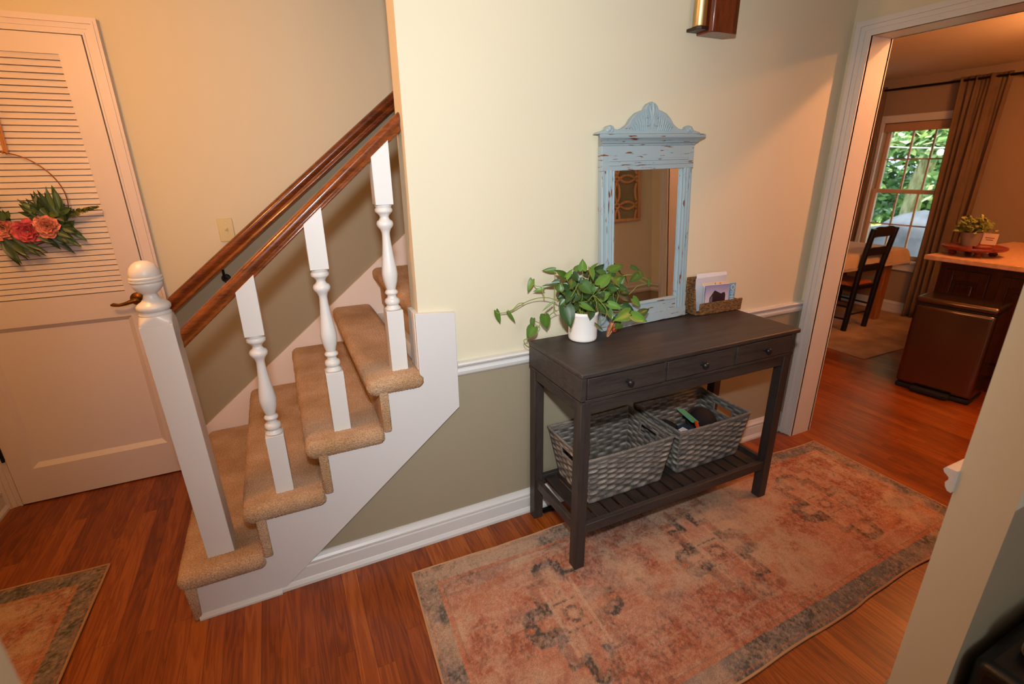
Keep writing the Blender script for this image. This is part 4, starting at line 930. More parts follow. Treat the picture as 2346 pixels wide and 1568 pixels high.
# dried curled ornament beside the pot
orn = MB(); vs = []; nu, nv = 20, 12
oc = Vector((0.760, -0.150, TZ+0.040))
for j in range(nv+1):
    for i in range(nu+1):
        u = i/nu; v = j/nv; a = -1.9+3.8*u
        r_ = 0.020+0.004*math.sin(9*u)
        w_ = math.sin(PI*(0.08+0.88*v))
        vs.append(oc+Vector((r_*w_*math.cos(a)*0.9, r_*w_*math.sin(a), (v-0.5)*0.085)))
orn.add(vs, [(j*(nu+1)+i, j*(nu+1)+i+1, (j+1)*(nu+1)+i+1, (j+1)*(nu+1)+i) for j in range(nv) for i in range(nu)])
orn.xf(Matrix.Translation(oc) @ Matrix.Rotation(0.45, 4, 'Y') @ Matrix.Rotation(2.2, 4, 'Z') @ Matrix.Translation(-oc))
oo = orn.build('dried_pod', mat('dried_orange_rind', 'd09a66', 0.6, c2='96552c', scale=40, bump=0.4), smooth=True, fix=False)
so = oo.modifiers.new('thick', 'SOLIDIFY'); so.thickness = 0.004
tag(oo, 'curled orange-brown dried pod standing right beside the white crock', 'ornament')
pi_ = MB().sphere((oc.x+0.012, oc.y-0.004, oc.z-0.008), 0.012, 12, 8, (1, 0.8, 1)).build('pod_core', mat('red_dried_core', 'a2361a', 0.6, bump=0.6, bscale=90), oo, smooth=True)

# ---------------------------------------------------------------- rugs with woven pattern (vertex colours), waves and bound edge
def vnoise(x, y, seed):
    xi, yi = np.floor(x).astype(int), np.floor(y).astype(int); fx, fy = x-xi, y-yi
    fx = fx*fx*(3-2*fx); fy = fy*fy*(3-2*fy)
    def h(a, b):
        n = (a*374761393+b*668265263+seed*1442695041) & 0xffffffff
        n = ((n ^ (n >> 13))*1274126177) & 0xffffffff
        return ((n ^ (n >> 16)) & 0xffff)/65535.0
    return (h(xi, yi)*(1-fx)+h(xi+1, yi)*fx)*(1-fy)+(h(xi, yi+1)*(1-fx)+h(xi+1, yi+1)*fx)*fy
def fbm(x, y, seed, o=4):
    s = 0; a = 0.5; t = 0
    for i in range(o): s = s+a*vnoise(x*2**i, y*2**i, seed+i); t += a; a *= 0.55
    return s/t
def mix(a, b, t):
    t = np.clip(t, 0, 1)[..., None]; return a*(1-t)+b*t
def L3(c): return np.array(lin(c)[:3])
def sstep(a, b, x): t = np.clip((x-a)/(b-a), 0, 1); return t*t*(3-2*t)
def rug_colors(X, Y, Wd, Ht, meds, seed=1, bw=0.078, red=0.0):
    """X, Y in metres from the rug corner; returns linear colours of the faded pattern"""
    terr, salm, beig, grey, dkg, oran = L3('a0604a'), L3('b47e66'), L3('bb9a80'), L3('7c726e'), L3('56524a'), L3('ae6a4c')
    n1 = fbm(X*5, Y*5, seed); n2 = fbm(X*22, Y*14, seed+7); n3 = fbm(X*110, Y*110, seed+13, 3); n4 = fbm(X*2.2, Y*2.6, seed+23)
    streak = fbm(X*7, Y*70, seed+31)
    col = mix(mix(beig[None, None, :]*np.ones(X.shape+(3,)), salm, sstep(.40, .56, n4*0.6+n1*0.4+red)), terr, sstep(.46, .68, n2*.5+n1*.5+red))
    col = mix(col, oran, 0.6*sstep(.52, .72, fbm(X*9, Y*16, seed+41)+red))
    col = mix(col, beig, 0.5*sstep(.55, .75, streak))
    col = mix(col, grey, 0.45*sstep(.60, .75, fbm(X*3.1, Y*5.2, seed+51)))
    # small floral arabesque lines in the field
    q = np.abs(np.sin(X*58+3*fbm(X*12, Y*12, seed+61)*6)*np.cos(Y*58+3*fbm(X*12, Y*12, seed+71)*6))
    col = mix(col, beig*1.1, 0.28*(q < 0.06)); col = mix(col, dkg, 0.35*sstep(.62, .72, n3)*sstep(.42, .6, n1))
    # medallions
    for (cx, cy, st) in meds:
        dx, dy = X-cx, Y-cy; ax, ay = np.abs(dx), np.abs(dy)
        wob = 0.016*(fbm(X*30, Y*30, seed+81)-0.5)
        box = np.maximum(ax-0.105, ay-0.175)
        side = np.maximum(np.maximum(ax-0.185, ay-0.070), (ax+ay)*0.7071-0.160)
        top = np.maximum(np.maximum(ax-0.055, ay-0.255), (ax+ay)*0.7071-0.205)
        d = np.minimum(np.minimum(box, side), top)+wob
        col = mix(col, mix(beig, salm, sstep(.35, .6, n2)), 0.55*sstep(0.004, -0.02, d))
        band = sstep(0.010, 0.002, d)*sstep(-0.034-0.02*(ay < 0.09), -0.020-0.02*(ay < 0.09), d)
        fade = sstep(.36, .56, fbm(X*7+st, Y*7, seed+91))
        mott = 0.25+0.75*sstep(.42, .62, n3)
        col = mix(col, mix(grey*0.85, dkg*0.8, sstep(.35, .55, n2)), np.clip(band*(0.40+0.75*fade)*(0.35+0.65*mott)*st, 0, 1))
        # orange dots in the side lobes
        dd = np.sqrt((ax-0.172)**2+(ay-0.0)**2); col = mix(col, oran, 0.9*(dd < 0.013)*st)
        # corner cartouches
        qx, qy = np.abs(ax-0.078), np.abs(ay-0.128); cb_ = np.maximum(np.maximum(qx-0.030, qy-0.036), (qx+qy)*0.707-0.036)
        col = mix(col, mix(terr, salm, sstep(.4, .6, n3)), 0.55*sstep(0.002, -0.004, cb_)*st); col = mix(col, beig*1.12, 0.45*st*(np.abs(cb_) < 0.003)*mott)
        # centre square with ring and its two bars
        rr = np.sqrt(dx**2+dy**2); sq = np.maximum(ax, ay)
        col = mix(col, terr, 0.5*st*(sq < 0.040)*(n3 > .4)); col = mix(col, dkg, 0.8*st*(np.abs(rr-0.030) < 0.007)*mott); col = mix(col, beig, 0.7*st*(rr < 0.019))
        col = mix(col, dkg, 0.8*st*(np.abs(ay-0.060) < 0.004)*(ax < 0.052)*mott); col = mix(col, beig*1.1, 0.6*st*(np.abs(ax-0.062) < 0.006)*(ay < 0.15))
    # between medallions: faint cream rosettes
    # inner border line and main border
    e = np.minimum(np.minimum(X, Wd-X), np.minimum(Y, Ht-Y))
    col = mix(col, oran*1.05, 0.65*((e > bw) & (e < bw+0.016))*(0.5+0.5*(n3 > .45)))
    col = mix(col, dkg, 0.35*(np.abs(e-bw-0.018) < 0.0022))
    bcol = mix(mix(grey, L3('84766c'), sstep(.4, .6, n2)), dkg, sstep(.50, .64, n3*0.6+fbm(X*14, Y*14, seed+99)*0.4))
    bcol = mix(bcol, beig, 0.75*sstep(.48, .64, fbm(X*4, Y*4, seed+111)))
    bcol = mix(bcol, L3('6c6c70'), 0.45*sstep(.5, .62, fbm(X*3.3+5, Y*3.3, seed+121)))
    col = mix(col, bcol, (e < bw)*1.0)
    col = mix(col, oran, 0.6*(np.abs(e-0.016) < 0.003))
    sp = fbm(X*150, Y*120, seed+131, 2)*0.6+fbm(X*55, Y*48, seed+137, 3)*0.4
    col = mix(col, dkg*0.8, 0.50*sstep(.56, .70, sp)*(0.4+0.6*sstep(.4, .6, n1))); col = mix(col, beig*1.15, 0.35*sstep(.46, .34, sp))
    return col*1.02
M['rug'] = vcol_mat('printed_flatweave_rug', 0.95, 0.6, 700, fine=0.28, fscale=330, stretch=(1, 1, 1), spec=0.1)
M['rug_edge'] = mat('tan_rug_binding', 'b98c64', 0.9, bump=0.6, bscale=300)
def rug(name, corners, Wd, Ht, meds, res, label, seed, amp=0.004, red=0.0):
    """corners: BL, BR, TR, TL in world metres"""
    BL, BR_, TR, TL = [np.array(c) for c in corners]
    nx, ny = int(Wd/res), int(Ht/res)
    u = np.linspace(0, 1, nx+1); v = np.linspace(0, 1, ny+1); U, V = np.meshgrid(u, v)
    P = (BL*(1-U)[..., None]+BR_*U[..., None])*(1-V)[..., None]+(TL*(1-U)[..., None]+TR*U[..., None])*V[..., None]
    X, Y = U*Wd, V*Ht
    e = np.minimum(np.minimum(X, Wd-X), np.minimum(Y, Ht-Y))
    wav = (fbm(X*3.0, Y*3.0, seed+5, 2)-0.5)*2
    Z = 0.0065+amp*np.clip(wav, 0, 1)*sstep(0.10, 0.0, e)
    off = (fbm(X*4.5, Y*4.5, seed+77, 2)-0.5)*0.020*sstep(0.12, 0.0, e)
    P[..., 1] += off
    vs = np.dstack([P[..., 0], P[..., 1], Z]).reshape(-1, 3)
    idx = np.arange((nx+1)*(ny+1)).reshape(ny+1, nx+1)
    f = np.stack([idx[:-1, :-1], idx[:-1, 1:], idx[1:, 1:], idx[1:, :-1]], -1).reshape(-1, 4)
    me = bpy.data.meshes.new(name); me.from_pydata(vs.tolist(), [], f.tolist()); me.update(); me.materials.append(M['rug'])
    for p in me.polygons: p.use_smooth = True
    o = bpy.data.objects.new(name, me); COL.objects.link(o)
    C_ = rug_colors(X, Y, Wd, Ht, meds, seed, red=red); C4 = np.ones(C_.shape[:2]+(4,), dtype=np.float32); C4[..., :3] = C_
    ca = me.color_attributes.new('Col', 'FLOAT_COLOR', 'POINT'); ca.data.foreach_set('color', C4.ravel())
    so = o.modifiers.new('thick', 'SOLIDIFY'); so.thickness = 0.005; so.offset = -1
    tag(o, label, 'rug')
    G = vs.reshape(ny+1, nx+1, 3); st = max(1, nx//140)
    loop = [tuple(G[0, i]) for i in range(0, nx, st)]+[tuple(G[j, nx]) for j in range(0, ny, st)]+[tuple(G[ny, i]) for i in range(nx, 0, -st)]+[tuple(G[j, 0]) for j in range(ny, 0, -st)]
    MB().tube([(x, y, z-0.0022) for x, y, z in loop], 0.0045, 8, closed=True).build('bound_edge', M['rug_edge'], o, smooth=True)
    return o
W1, H1 = 2.37, 0.86
mx_ = lambda wx, wy: (wx+0.16, wy+1.03)
rug('runner_rug', [(-0.192, -1.055), (2.200, -0.978), (2.206, -0.196), (-0.143, -0.158)], W1, H1,
    [(0.500, 0.440, 1.0), (1.195, 0.435, 1.0), (1.890, 0.430, 0.8)], 0.0042, 'long faded terracotta runner rug under the console table', 3)
rug('entry_rug', [(-1.800, -0.95), (-1.285, -0.95), (-1.252, 0.437), (-1.800, 0.455)], 0.55, 1.39,
    [(0.10, 0.75, 0.8)], 0.005, 'faded red rug with a grey border on the foyer floor at lower left', 21, red=0.0)

# ---------------------------------------------------------------- wreath on the louvred door
WRH = tag(empty('wreath', (-1.415, D-0.045, 1.415)), 'wire hoop wreath with pink peonies and green leaves hanging on the louvred door', 'wreath')
wc = Vector((-1.402, D-0.050, 1.417)); wr_ = 0.188
MB().tube([(wc.x+wr_*math.cos(2*PI*k/72), wc.y, wc.z+wr_*math.sin(2*PI*k/72)) for k in range(72)], 0.0022, 8, closed=True).build('hoop', M['copper'], WRH, smooth=True)
rb = MB().box(-1.370, -1.362, D-0.056, D-0.0545, 1.603, 2.02); rb.box(-1.362, -1.355, D-0.0535, D-0.052, 1.603, 2.02)
rb.xf(Matrix.Translation((-1.364, 0, 1.6)) @ Matrix.Rotation(0.05, 4, 'Y') @ Matrix.Translation((1.364, 0, -1.6)))
rb.tube([(-1.374, D-0.052, 1.600), (-1.366, D-0.058, 1.608), (-1.356, D-0.056, 1.602), (-1.364, D-0.046, 1.598)], 0.004, 6)
rb.build('hanging_ribbon', mat('copper_ribbon', 'b57a44', 0.5), WRH)
rnd = random.Random(8)
def flower(name, c, r, col1, col2, parent):
    mb = MB(); cols = []
    for ring, (nr, tilt, rr) in enumerate(((9, 0.25, 1.0), (8, 0.6, 0.85), (7, 0.95, 0.68), (6, 1.25, 0.5), (5, 1.4, 0.3))):
        for k in range(nr):
            a = 2*PI*(k+0.5*ring)/nr+rnd.uniform(-.15, .15)
            out = Vector((math.cos(a), 0, math.sin(a))); d = (out*math.cos(tilt)+Vector((0, -1, 0))*math.sin(tilt)).normalized()
            b = Vector(c)+out*r*0.12; t = b+d*r*rr*rnd.uniform(.85, 1.1)
            s = d.cross(Vector((0, -1, 0)));
            if s.length < .1: s = Vector((math.sin(a), 0, -math.cos(a)))
            s.normalize(); nrm = s.cross(d)
            cc = [col1[i]*(1-ring/5)+col2[i]*(ring/5) for i in range(3)]; g = rnd.uniform(.8, 1.2)
            vs = []
            for i, (u, hw_) in enumerate(((0, .12), (.3, .42), (.6, .6), (.85, .52), (1, .22))):
                for q in (-1, -.5, 0, .5, 1):
                    vs.append(b+(t-b)*u+s*(q*hw_*r*0.75)+nrm*(r*0.18*(q*q)-r*0.15*u*u+0.02*r*math.sin(7*q+6*u)))
                    cols.append((cc[0]*g*(0.7+0.4*u), cc[1]*g*(0.7+0.4*u), cc[2]*g*(0.7+0.4*u), 1))
            mb.add(vs, [(i*5+k_, i*5+k_+1, (i+1)*5+k_+1, (i+1)*5+k_) for i in range(4) for k_ in range(4)])
    o = build_leaves(name, mb, cols, parent, M['petal']); return o
M['petal'] = vcol_mat('silk_petal', 0.7, 0, fine=0.15, fscale=150)
yw = D-0.075
flower('peony', (-1.443, yw, 1.306), 0.044, lin('dd8a78')[:3], lin('e6a08c')[:3], WRH)
flower('peony', (-1.365, yw-0.012, 1.292), 0.047, lin('dd6a70')[:3], lin('c04458')[:3], WRH)
flower('peony', (-1.294, yw-0.018, 1.309), 0.042, lin('e29680')[:3], lin('c8705e')[:3], WRH)
gl = MB(); cols = []
dg = [(0.045, 0.09, 0.035), (0.065, 0.125, 0.045), (0.035, 0.07, 0.04), (0.13, 0.17, 0.03)]
def wl(a, b, w, c=None):
    add_leaf(gl, cols, (a[0], D-0.065-rnd.uniform(0, .03), a[1]), (b[0], D-0.06-rnd.uniform(0, .05), b[1]), w, rnd, face=Vector((0, -1, 0.2)), heart=False, col=c or rnd.choice(dg[:3]))
tips = [((-1.30, 1.33), (-1.372, 1.405)), ((-1.29, 1.34), (-1.340, 1.425)), ((-1.28, 1.34), (-1.312, 1.455)), ((-1.26, 1.34), (-1.275, 1.448)), ((-1.245, 1.34), (-1.262, 1.43)), ((-1.235, 1.36), (-1.236, 1.465)),
        ((-1.27, 1.35), (-1.22, 1.40)), ((-1.30, 1.33), (-1.345, 1.36)), ((-1.29, 1.30), (-1.23, 1.28)), ((-1.28, 1.28), (-1.235, 1.235)), ((-1.30, 1.28), (-1.255, 1.225)), ((-1.26, 1.32), (-1.21, 1.31)), ((-1.25, 1.31), (-1.205, 1.275)),
        ((-1.34, 1.27), (-1.28, 1.235)), ((-1.31, 1.36), (-1.35, 1.40)), ((-1.30, 1.37), (-1.295, 1.41)), ((-1.25, 1.36), (-1.20, 1.37)),
        ((-1.44, 1.27), (-1.385, 1.185)), ((-1.45, 1.27), (-1.40, 1.20)), ((-1.46, 1.26), (-1.43, 1.175)), ((-1.43, 1.26), (-1.345, 1.190)), ((-1.43, 1.33), (-1.45, 1.40)), ((-1.44, 1.33), (-1.47, 1.42)), ((-1.43, 1.34), (-1.42, 1.38)),
        ((-1.45, 1.36), (-1.50, 1.44)), ((-1.47, 1.34), (-1.55, 1.40)), ((-1.50, 1.28), (-1.56, 1.22)), ((-1.50, 1.32), (-1.60, 1.33)), ((-1.50, 1.36), (-1.56, 1.43))]
for a, b in tips:
    wl(a, b, 0.028)
    for k in range(2):
        j = (rnd.uniform(-.02, .02), rnd.uniform(-.02, .02)); wl((a[0]+j[0], a[1]+j[1]), (b[0]+j[0]*1.5, b[1]+j[1]*1.5-0.012), 0.022)
for k in range(26):
    a = (-1.27+rnd.uniform(-.06, .05), 1.32+rnd.uniform(-.05, .05)); th = rnd.uniform(0, 2*PI)
    wl(a, (a[0]+0.045*math.cos(th), a[1]+0.045*math.sin(th)), 0.026, rnd.choice([dg[0], dg[1], dg[2], dg[3]]))
for k in range(34):
    u = rnd.random(); a = (-1.445-0.05*rnd.random(), 1.32+0.12*u); th = rnd.uniform(0, 2*PI)
    wl(a, (a[0]+0.028*math.cos(th), a[1]+0.028*math.sin(th)), 0.018)
build_leaves('foliage', gl, cols, WRH)
gl = MB(); cols = []
for k in range(60):
    u = k/60; c0 = (-1.225+0.112*u, 1.355+0.028*u); th = rnd.uniform(-1.6, 1.6); s_ = 0.020*(1-u*0.8)
    add_leaf(gl, cols, (c0[0], D-0.075, c0[1]), (c0[0]+0.012+s_*0.4*math.cos(th), D-0.075-rnd.uniform(0, .02), c0[1]+s_*math.sin(th)), 0.010, rnd, face=Vector((0, -1, 0.2)), heart=False, col=rnd.choice([(0.22, 0.20, 0.06), (0.12, 0.15, 0.04), (0.07, 0.11, 0.03)]))
build_leaves('flower_spike', gl, cols, WRH)

# ---------------------------------------------------------------- wall art on the wall opposite, seen in the mirror
AX0, AX1, AZ0, AZ1 = 1.62, 2.025, 1.275, 2.0
WA = tag(empty('wall_art', ((AX0+AX1)/2, YN, 1.67)), 'carved wooden wall panel with interlaced circles, seen reflected in the mirror', 'wall art')
wm = wood_mat('weathered_oak_lattice', 'd6a878', 'b88a5c', 'Z', 1.0, 0.7)
fb = MB()
for (a, b, c, d) in ((AX0, AX1, AZ0, AZ0+0.018), (AX0, AX1, AZ1-0.018, AZ1), (AX0, AX0+0.018, AZ0+0.018, AZ1-0.018), (AX1-0.018, AX1, AZ0+0.018, AZ1-0.018)):
    fb.box(a, b, YN+0.0005, YN+0.028, c, d)
fb.build('panel_frame', wm, WA, bevel=0.002)
MB().box(AX0+0.018, AX1-0.018, YN+0.0005, YN+0.006, AZ0+0.018, AZ1-0.018).build('panel_back', mat('grey_green_panel', '8f8a6c', 0.8, var=0.08), WA)
lt = MB(); cw = (AX1-AX0-0.036)/2; 
for i in range(-1, 4):
    for j in range(-1, 8):
        cx, cz = AX0+0.018+cw*(i+0.5)*1.0, AZ0+0.018+cw*(j)*0.98
        pts = []
        for k in range(37):
            a = 2*PI*k/36; x, z = cx+cw*0.62*math.cos(a), cz+cw*0.62*math.sin(a)
            ok = AX0+0.016 < x < AX1-0.016 and AZ0+0.016 < z < AZ1-0.016
            if ok: pts.append((x, YN+0.013, z))
            if (not ok or k == 36):
                if len(pts) > 1: lt.tube(pts, 0.009, 6)
                pts = []
lt.build('lattice', wm, WA, smooth=True)

# ---------------------------------------------------------------- dark upholstered seat in the camera room, bottom right corner
CHR = tag(empty('footstool', (1.35, -1.62, 0)), 'dark footstool with a striped cushion against the near wall, bottom right corner', 'footstool')
MB().hexa([(1.06, -1.62, 0.002), (1.75, -1.62, 0.002), (1.75, -1.385, 0.002), (1.06, -1.385, 0.002)], [(1.02, -1.60, 0.33), (1.75, -1.60, 0.33), (1.75, -1.385, 0.33), (1.02, -1.385, 0.33)]).build('stool_body', mat('black_leather', '0c0c0f', 0.35, bump=0.2), CHR, bevel=0.03, seg=4)
stm = bpy.data.materials.new('striped_cushion'); nt, N, Lk, b = nodes_of(stm)
tc = N.new('ShaderNodeTexCoord'); wv = N.new('ShaderNodeTexWave'); wv.inputs['Scale'].default_value = 14; Lk.new(tc.outputs['Object'], wv.inputs['Vector'])
r = N.new('ShaderNodeValToRGB'); r.color_ramp.elements[0].color = lin('6a3f2e'); r.color_ramp.elements[1].color = lin('a59a84'); Lk.new(wv.outputs[0], r.inputs[0]); Lk.new(r.outputs[0], b.inputs['Base Color']); b.inputs['Roughness'].default_value = 0.9
MB().box(1.12, 1.68, -1.60, -1.43, 0.325, 0.385).build('striped_cushion', stm, CHR, bevel=0.025, seg=4)
# ---------------------------------------------------------------- kitchen: window, curtains
w1 = struct(empty('window_1', (KX, (WY0+WY1)/2, WZ0)))
def kb(name, m, *b, parent=None, bevel=0.0):
    return MB().box(*b).build(name, m, parent, bevel=bevel)
M['sash'] = mat('cream_window_paint', 'c9ad90', 0.5, var=0.01)
mb = MB()
mb.box(KX-0.02, KX-0.001, WY0-0.07, WY0, WZ0-0.11, WZ1+0.07).box(KX-0.02, KX-0.001, WY1, WY1+0.07, WZ0-0.11, WZ1+0.07)
mb.box(KX-0.02, KX-0.001, WY0, WY1, WZ1, WZ1+0.07).box(KX-0.02, KX-0.001, WY0, WY1, WZ0-0.11, WZ0-0.02)
mb.build('window_casing', M['white'], w1, bevel=0.003)
kb('window_sill', M['white'], KX-0.055, KX-0.001, WY0-0.09, WY1+0.09, WZ0-0.022, WZ0, parent=w1, bevel=0.003)
ZM = 1.235
sa = MB()
for (za, zb, xo) in ((WZ0, ZM+0.02, 0.04), (ZM-0.02, WZ1, 0.075)):
    sa.box(KX+xo, KX+xo+0.03, WY0, WY0+0.035, za, zb).box(KX+xo, KX+xo+0.03, WY1-0.035, WY1, za, zb)
    sa.box(KX+xo, KX+xo+0.03, WY0+0.035, WY1-0.035, za, za+0.04).box(KX+xo, KX+xo+0.03, WY0+0.035, WY1-0.035, zb-0.04, zb)
sa.build('sash', M['sash'], w1, bevel=0.002)
mu = MB()
for y in (1.03, 1.225, 1.42):
    mu.box(KX+0.047, KX+0.062, y-0.008, y+0.008, WZ0+0.04, ZM-0.02).box(KX+0.082, KX+0.097, y-0.008, y+0.008, ZM+0.02, WZ1-0.04)
for z in (0.90,): mu.box(KX+0.046, KX+0.061, WY0+0.035, WY1-0.035, z-0.007, z+0.007)
for z in (1.55,): mu.box(KX+0.081, KX+0.096, WY0+0.035, WY1-0.035, z-0.007, z+0.007)
mu.build('muntins', M['sash'], w1)
gl_ = bpy.data.materials.new('window_glass'); nt, N, Lk, b = nodes_of(gl_)
tr_ = N.new('ShaderNodeBsdfTransparent'); gs = N.new('ShaderNodeBsdfGlossy'); gs.inputs['Roughness'].default_value = 0.02; ms = N.new('ShaderNodeMixShader'); fr2 = N.new('ShaderNodeFresnel'); fr2.inputs[0].default_value = 1.3
Lk.new(fr2.outputs[0], ms.inputs[0]); Lk.new(tr_.outputs[0], ms.inputs[1]); Lk.new(gs.outputs[0], ms.inputs[2]); Lk.new(ms.outputs[0], N['Material Output'].inputs[0])
kb('window_glass', gl_, KX+0.053, KX+0.056, WY0+0.035, WY1-0.035, WZ0+0.04, ZM-0.02, parent=w1); kb('window_glass', gl_, KX+0.088, KX+0.091, WY0+0.035, WY1-0.035, ZM+0.02, WZ1-0.04, parent=w1)
# roller shade at the head
sh_ = tag(MB().box(KX-0.012+0.02, KX+0.012+0.02, WY0+0.002, WY1-0.002, WZ1-0.085, WZ1-0.003).build('roller_shade', mat('tan_shade_cloth', 'b48f70', 0.8), None, bevel=0.006), 'rolled-up tan window shade at the head of the dining window', 'window shade')
# rod
rod = tag(empty('curtain_rod', (KX-0.09, 1.2, 2.205)), 'dark curtain rod with round finials above the dining window', 'curtain rod')
MB().tube([(KX-0.09, 0.60, 2.205), (KX-0.09, 1.86, 2.205)], 0.010, 12).build('rod', M['iron'], rod, smooth=True)
for y in (0.585, 1.875): MB().sphere((KX-0.09, y, 2.205), 0.024, 16, 10).build('finial', M['iron'], rod, smooth=True)
for y in (0.64, 1.83): MB().tube([(KX-0.001, y, 2.205), (KX-0.09, y, 2.205)], 0.006, 8).build('rod_bracket', M['iron'], rod, smooth=True)
M['curtain'] = mat('taupe_curtain_cloth', '77604e', 0.9, bump=0.3, bscale=200, spec=0.1)
def curtain(y0, y1, yb0, yb1, label, seed):
    rnd = random.Random(seed); nu, nv = 90, 24; vs = []
    for j in range(nv+1):
        t = j/nv; z = 2.235-t*2.225
        for i in range(nu+1):
            u = i/nu; y = (y0+(y1-y0)*u)*(1-t)+(yb0+(yb1-yb0)*u)*t
            a = 0.018+0.012*t
            x = KX-0.088+a*math.sin((u+0.10*math.sin(6.1*u+seed+1.3*t))*2*PI*(4.5 if (y1-y0) > .25 else 3.0)+0.9*math.sin(2.4*t+seed))+0.008*math.sin(u*31+5*t)+0.006*math.sin(u*63)*(1-t)
            vs.append((x, y, z))
    o = MB().add(vs, [(j*(nu+1)+i, j*(nu+1)+i+1, (j+1)*(nu+1)+i+1, (j+1)*(nu+1)+i) for j in range(nv) for i in range(nu)]).build('curtain', M['curtain'], None, fix=False, smooth=True)
    so = o.modifiers.new('thick', 'SOLIDIFY'); so.thickness = 0.003
    return tag(o, label, 'curtain')
curtain(0.68, 1.045, 0.70, 1.02, 'taupe curtain gathered right of the dining window', 1)
curtain(1.67, 1.82, 1.66, 1.84, 'taupe curtain left of the dining window, beside the doorway jamb', 2)

# ---------------------------------------------------------------- dining rug, table, chair
MB_ = MB
rg = MB().box(3.77, 5.36, 0.455, 2.6, 0.0006, 0.010).build('dining_rug', mat('faded_tan_rug', 'b59676', 0.95, c2='957862', scale=5, bump=0.6, bscale=300, detail=6), bevel=0.003)
tag(rg, 'faded tan rug under the dining table and black chair', 'rug')
DT = tag(empty('dining_table', (4.4, 1.5, 0)), 'wooden dining table with orange-brown square legs beside the window', 'dining table')
M['oak_leg'] = wood_mat('honey_oak', 'b0703a', '8a4a1c', 'Z', 0.6, 0.4)
TXa, TXb, TYa, TYb = 3.45, 5.05, 1.00, 1.95
kb('table_top', M['oak_leg'], TXa, TXb, TYa, TYb, 0.705, 0.735, parent=DT, bevel=0.004)
kb('table_apron', M['oak_leg'], TXa+0.06, TXb-0.06, TYa+0.05, TYb-0.05, 0.62, 0.7045, parent=DT)
for (x, y) in ((TXa+0.07, TYa+0.06), (TXb-0.11, TYa+0.06), (TXa+0.07, TYb-0.13), (TXb-0.11, TYb-0.13)):
    MB().hexa([(x+.01, y+.005, 0.0105), (x+.085, y+.005, 0.0105), (x+.085, y+.07, 0.0105), (x+.01, y+.07, 0.0105)], [(x, y, 0.619), (x+.095, y, 0.619), (x+.095, y+.08, 0.619), (x, y+.08, 0.619)]).build('leg', M['oak_leg'], DT, bevel=0.003)
# cloth draped over the table
M['cloth'] = mat('cream_table_cloth', 'd3b48e', 0.9, bump=0.3, bscale=260)
cx0, cx1, cy0, cy1 = TXa-0.02, TXb+0.02, TYa-0.012, TYb+0.012; nx, ny = 60, 44; ov = 0.12; vs = []
for j in range(ny+1):
    for i in range(nx+1):
        x = cx0-ov+(cx1-cx0+2*ov)*i/nx; y = cy0-ov+(cy1-cy0+2*ov)*j/ny
        ox = max(cx0-x, x-cx1, 0); oy = max(cy0-y, y-cy1, 0)
        xx = min(max(x, cx0), cx1); yy = min(max(y, cy0), cy1)
        drop = max(ox, oy) if min(ox, oy) == 0 else math.hypot(ox, oy)
        fl = 0.012*math.sin((x+y)*26)*min(1, drop/0.06)
        sx_ = (1 if x > cx1 else -1 if x < cx0 else 0); sy_ = (1 if y > cy1 else -1 if y < cy0 else 0)
        vs.append((xx+sx_*(0.006+abs(fl)+0.25*min(ox, oy)), yy+sy_*(0.006+abs(fl)+0.25*min(ox, oy)), 0.7385-drop))
tc_ = tag(MB().add(vs, [(j*(nx+1)+i, j*(nx+1)+i+1, (j+1)*(nx+1)+i+1, (j+1)*(nx+1)+i) for j in range(ny) for i in range(nx)]).build('tablecloth', M['cloth'], smooth=True, fix=False), 'cream cloth with a fringed hem draped over the dining table', 'tablecloth')
fr_ = MB()
for k in range(150):
    x = cx0+(cx1-cx0)*k/149; fr_.box(x-0.0022, x+0.0022, cy0-0.026, cy0-0.022, 0.596, 0.620)
fo_ = fr_.build('fringe', M['cloth'], tc_); fo_['kind'] = 'stuff'
# black ladder-back chair, back towards the camera
CH2 = tag(empty('dining_chair', (4.52, 1.0, 0)), 'black ladder-back chair with a woven rush seat at the dining table', 'chair')
bk_ = mat('black_painted_wood', '0e0b0a', 0.4)
yb = 0.965
lx, rx_ = 4.33, 4.64
def post(x, lean):
    pts = [(x, yb+0.02, 0.0115), (x, yb, 0.42), (x+lean*0.3, yb-0.01, 0.62), (x+lean, yb-0.05, 0.97)]
    return MB().tube(smooth_path(pts, 6), [0.024]*19, 10)
L_ = post(lx, -0.0); L_.build('back_post', bk_, CH2, smooth=True); R_p = post(rx_, 0.02); R_p.build('back_post', bk_, CH2, smooth=True)
def slat(z0, z1, y, curve, x0, x1):
    n = 16; vs = []; 
    for s in (0, 1):
        for i in range(n+1):
            u = i/n; x = x0+(x1-x0)*u; up_ = curve*math.sin(PI*u)+0.25*curve*math.sin(3*PI*u)
            for z in (z0+up_*0.35, z1+up_): vs.append((x, y+s*0.016, z))
    m_ = (n+1)*2; fs = []
    for i in range(n):
        a = 2*i; fs += [(a, a+2, a+3, a+1), (m_+a, m_+a+1, m_+a+3, m_+a+2), (a+1, a+3, m_+a+3, m_+a+1), (a, m_+a, m_+a+2, a+2)]
    fs += [(0, 1, m_+1, m_), (2*n, m_+2*n, m_+2*n+1, 2*n+1)]
    return MB().add(vs, fs)
slat(0.885, 0.955, yb-0.055, 0.035, lx-0.005, rx_+0.03).build('back_slat', bk_, CH2, bevel=0.003)
slat(0.725, 0.785, yb-0.035, 0.018, lx, rx_+0.015).build('back_slat', bk_, CH2, bevel=0.003)
slat(0.575, 0.63, yb-0.018, 0.015, lx, rx_+0.01).build('back_slat', bk_, CH2, bevel=0.003)
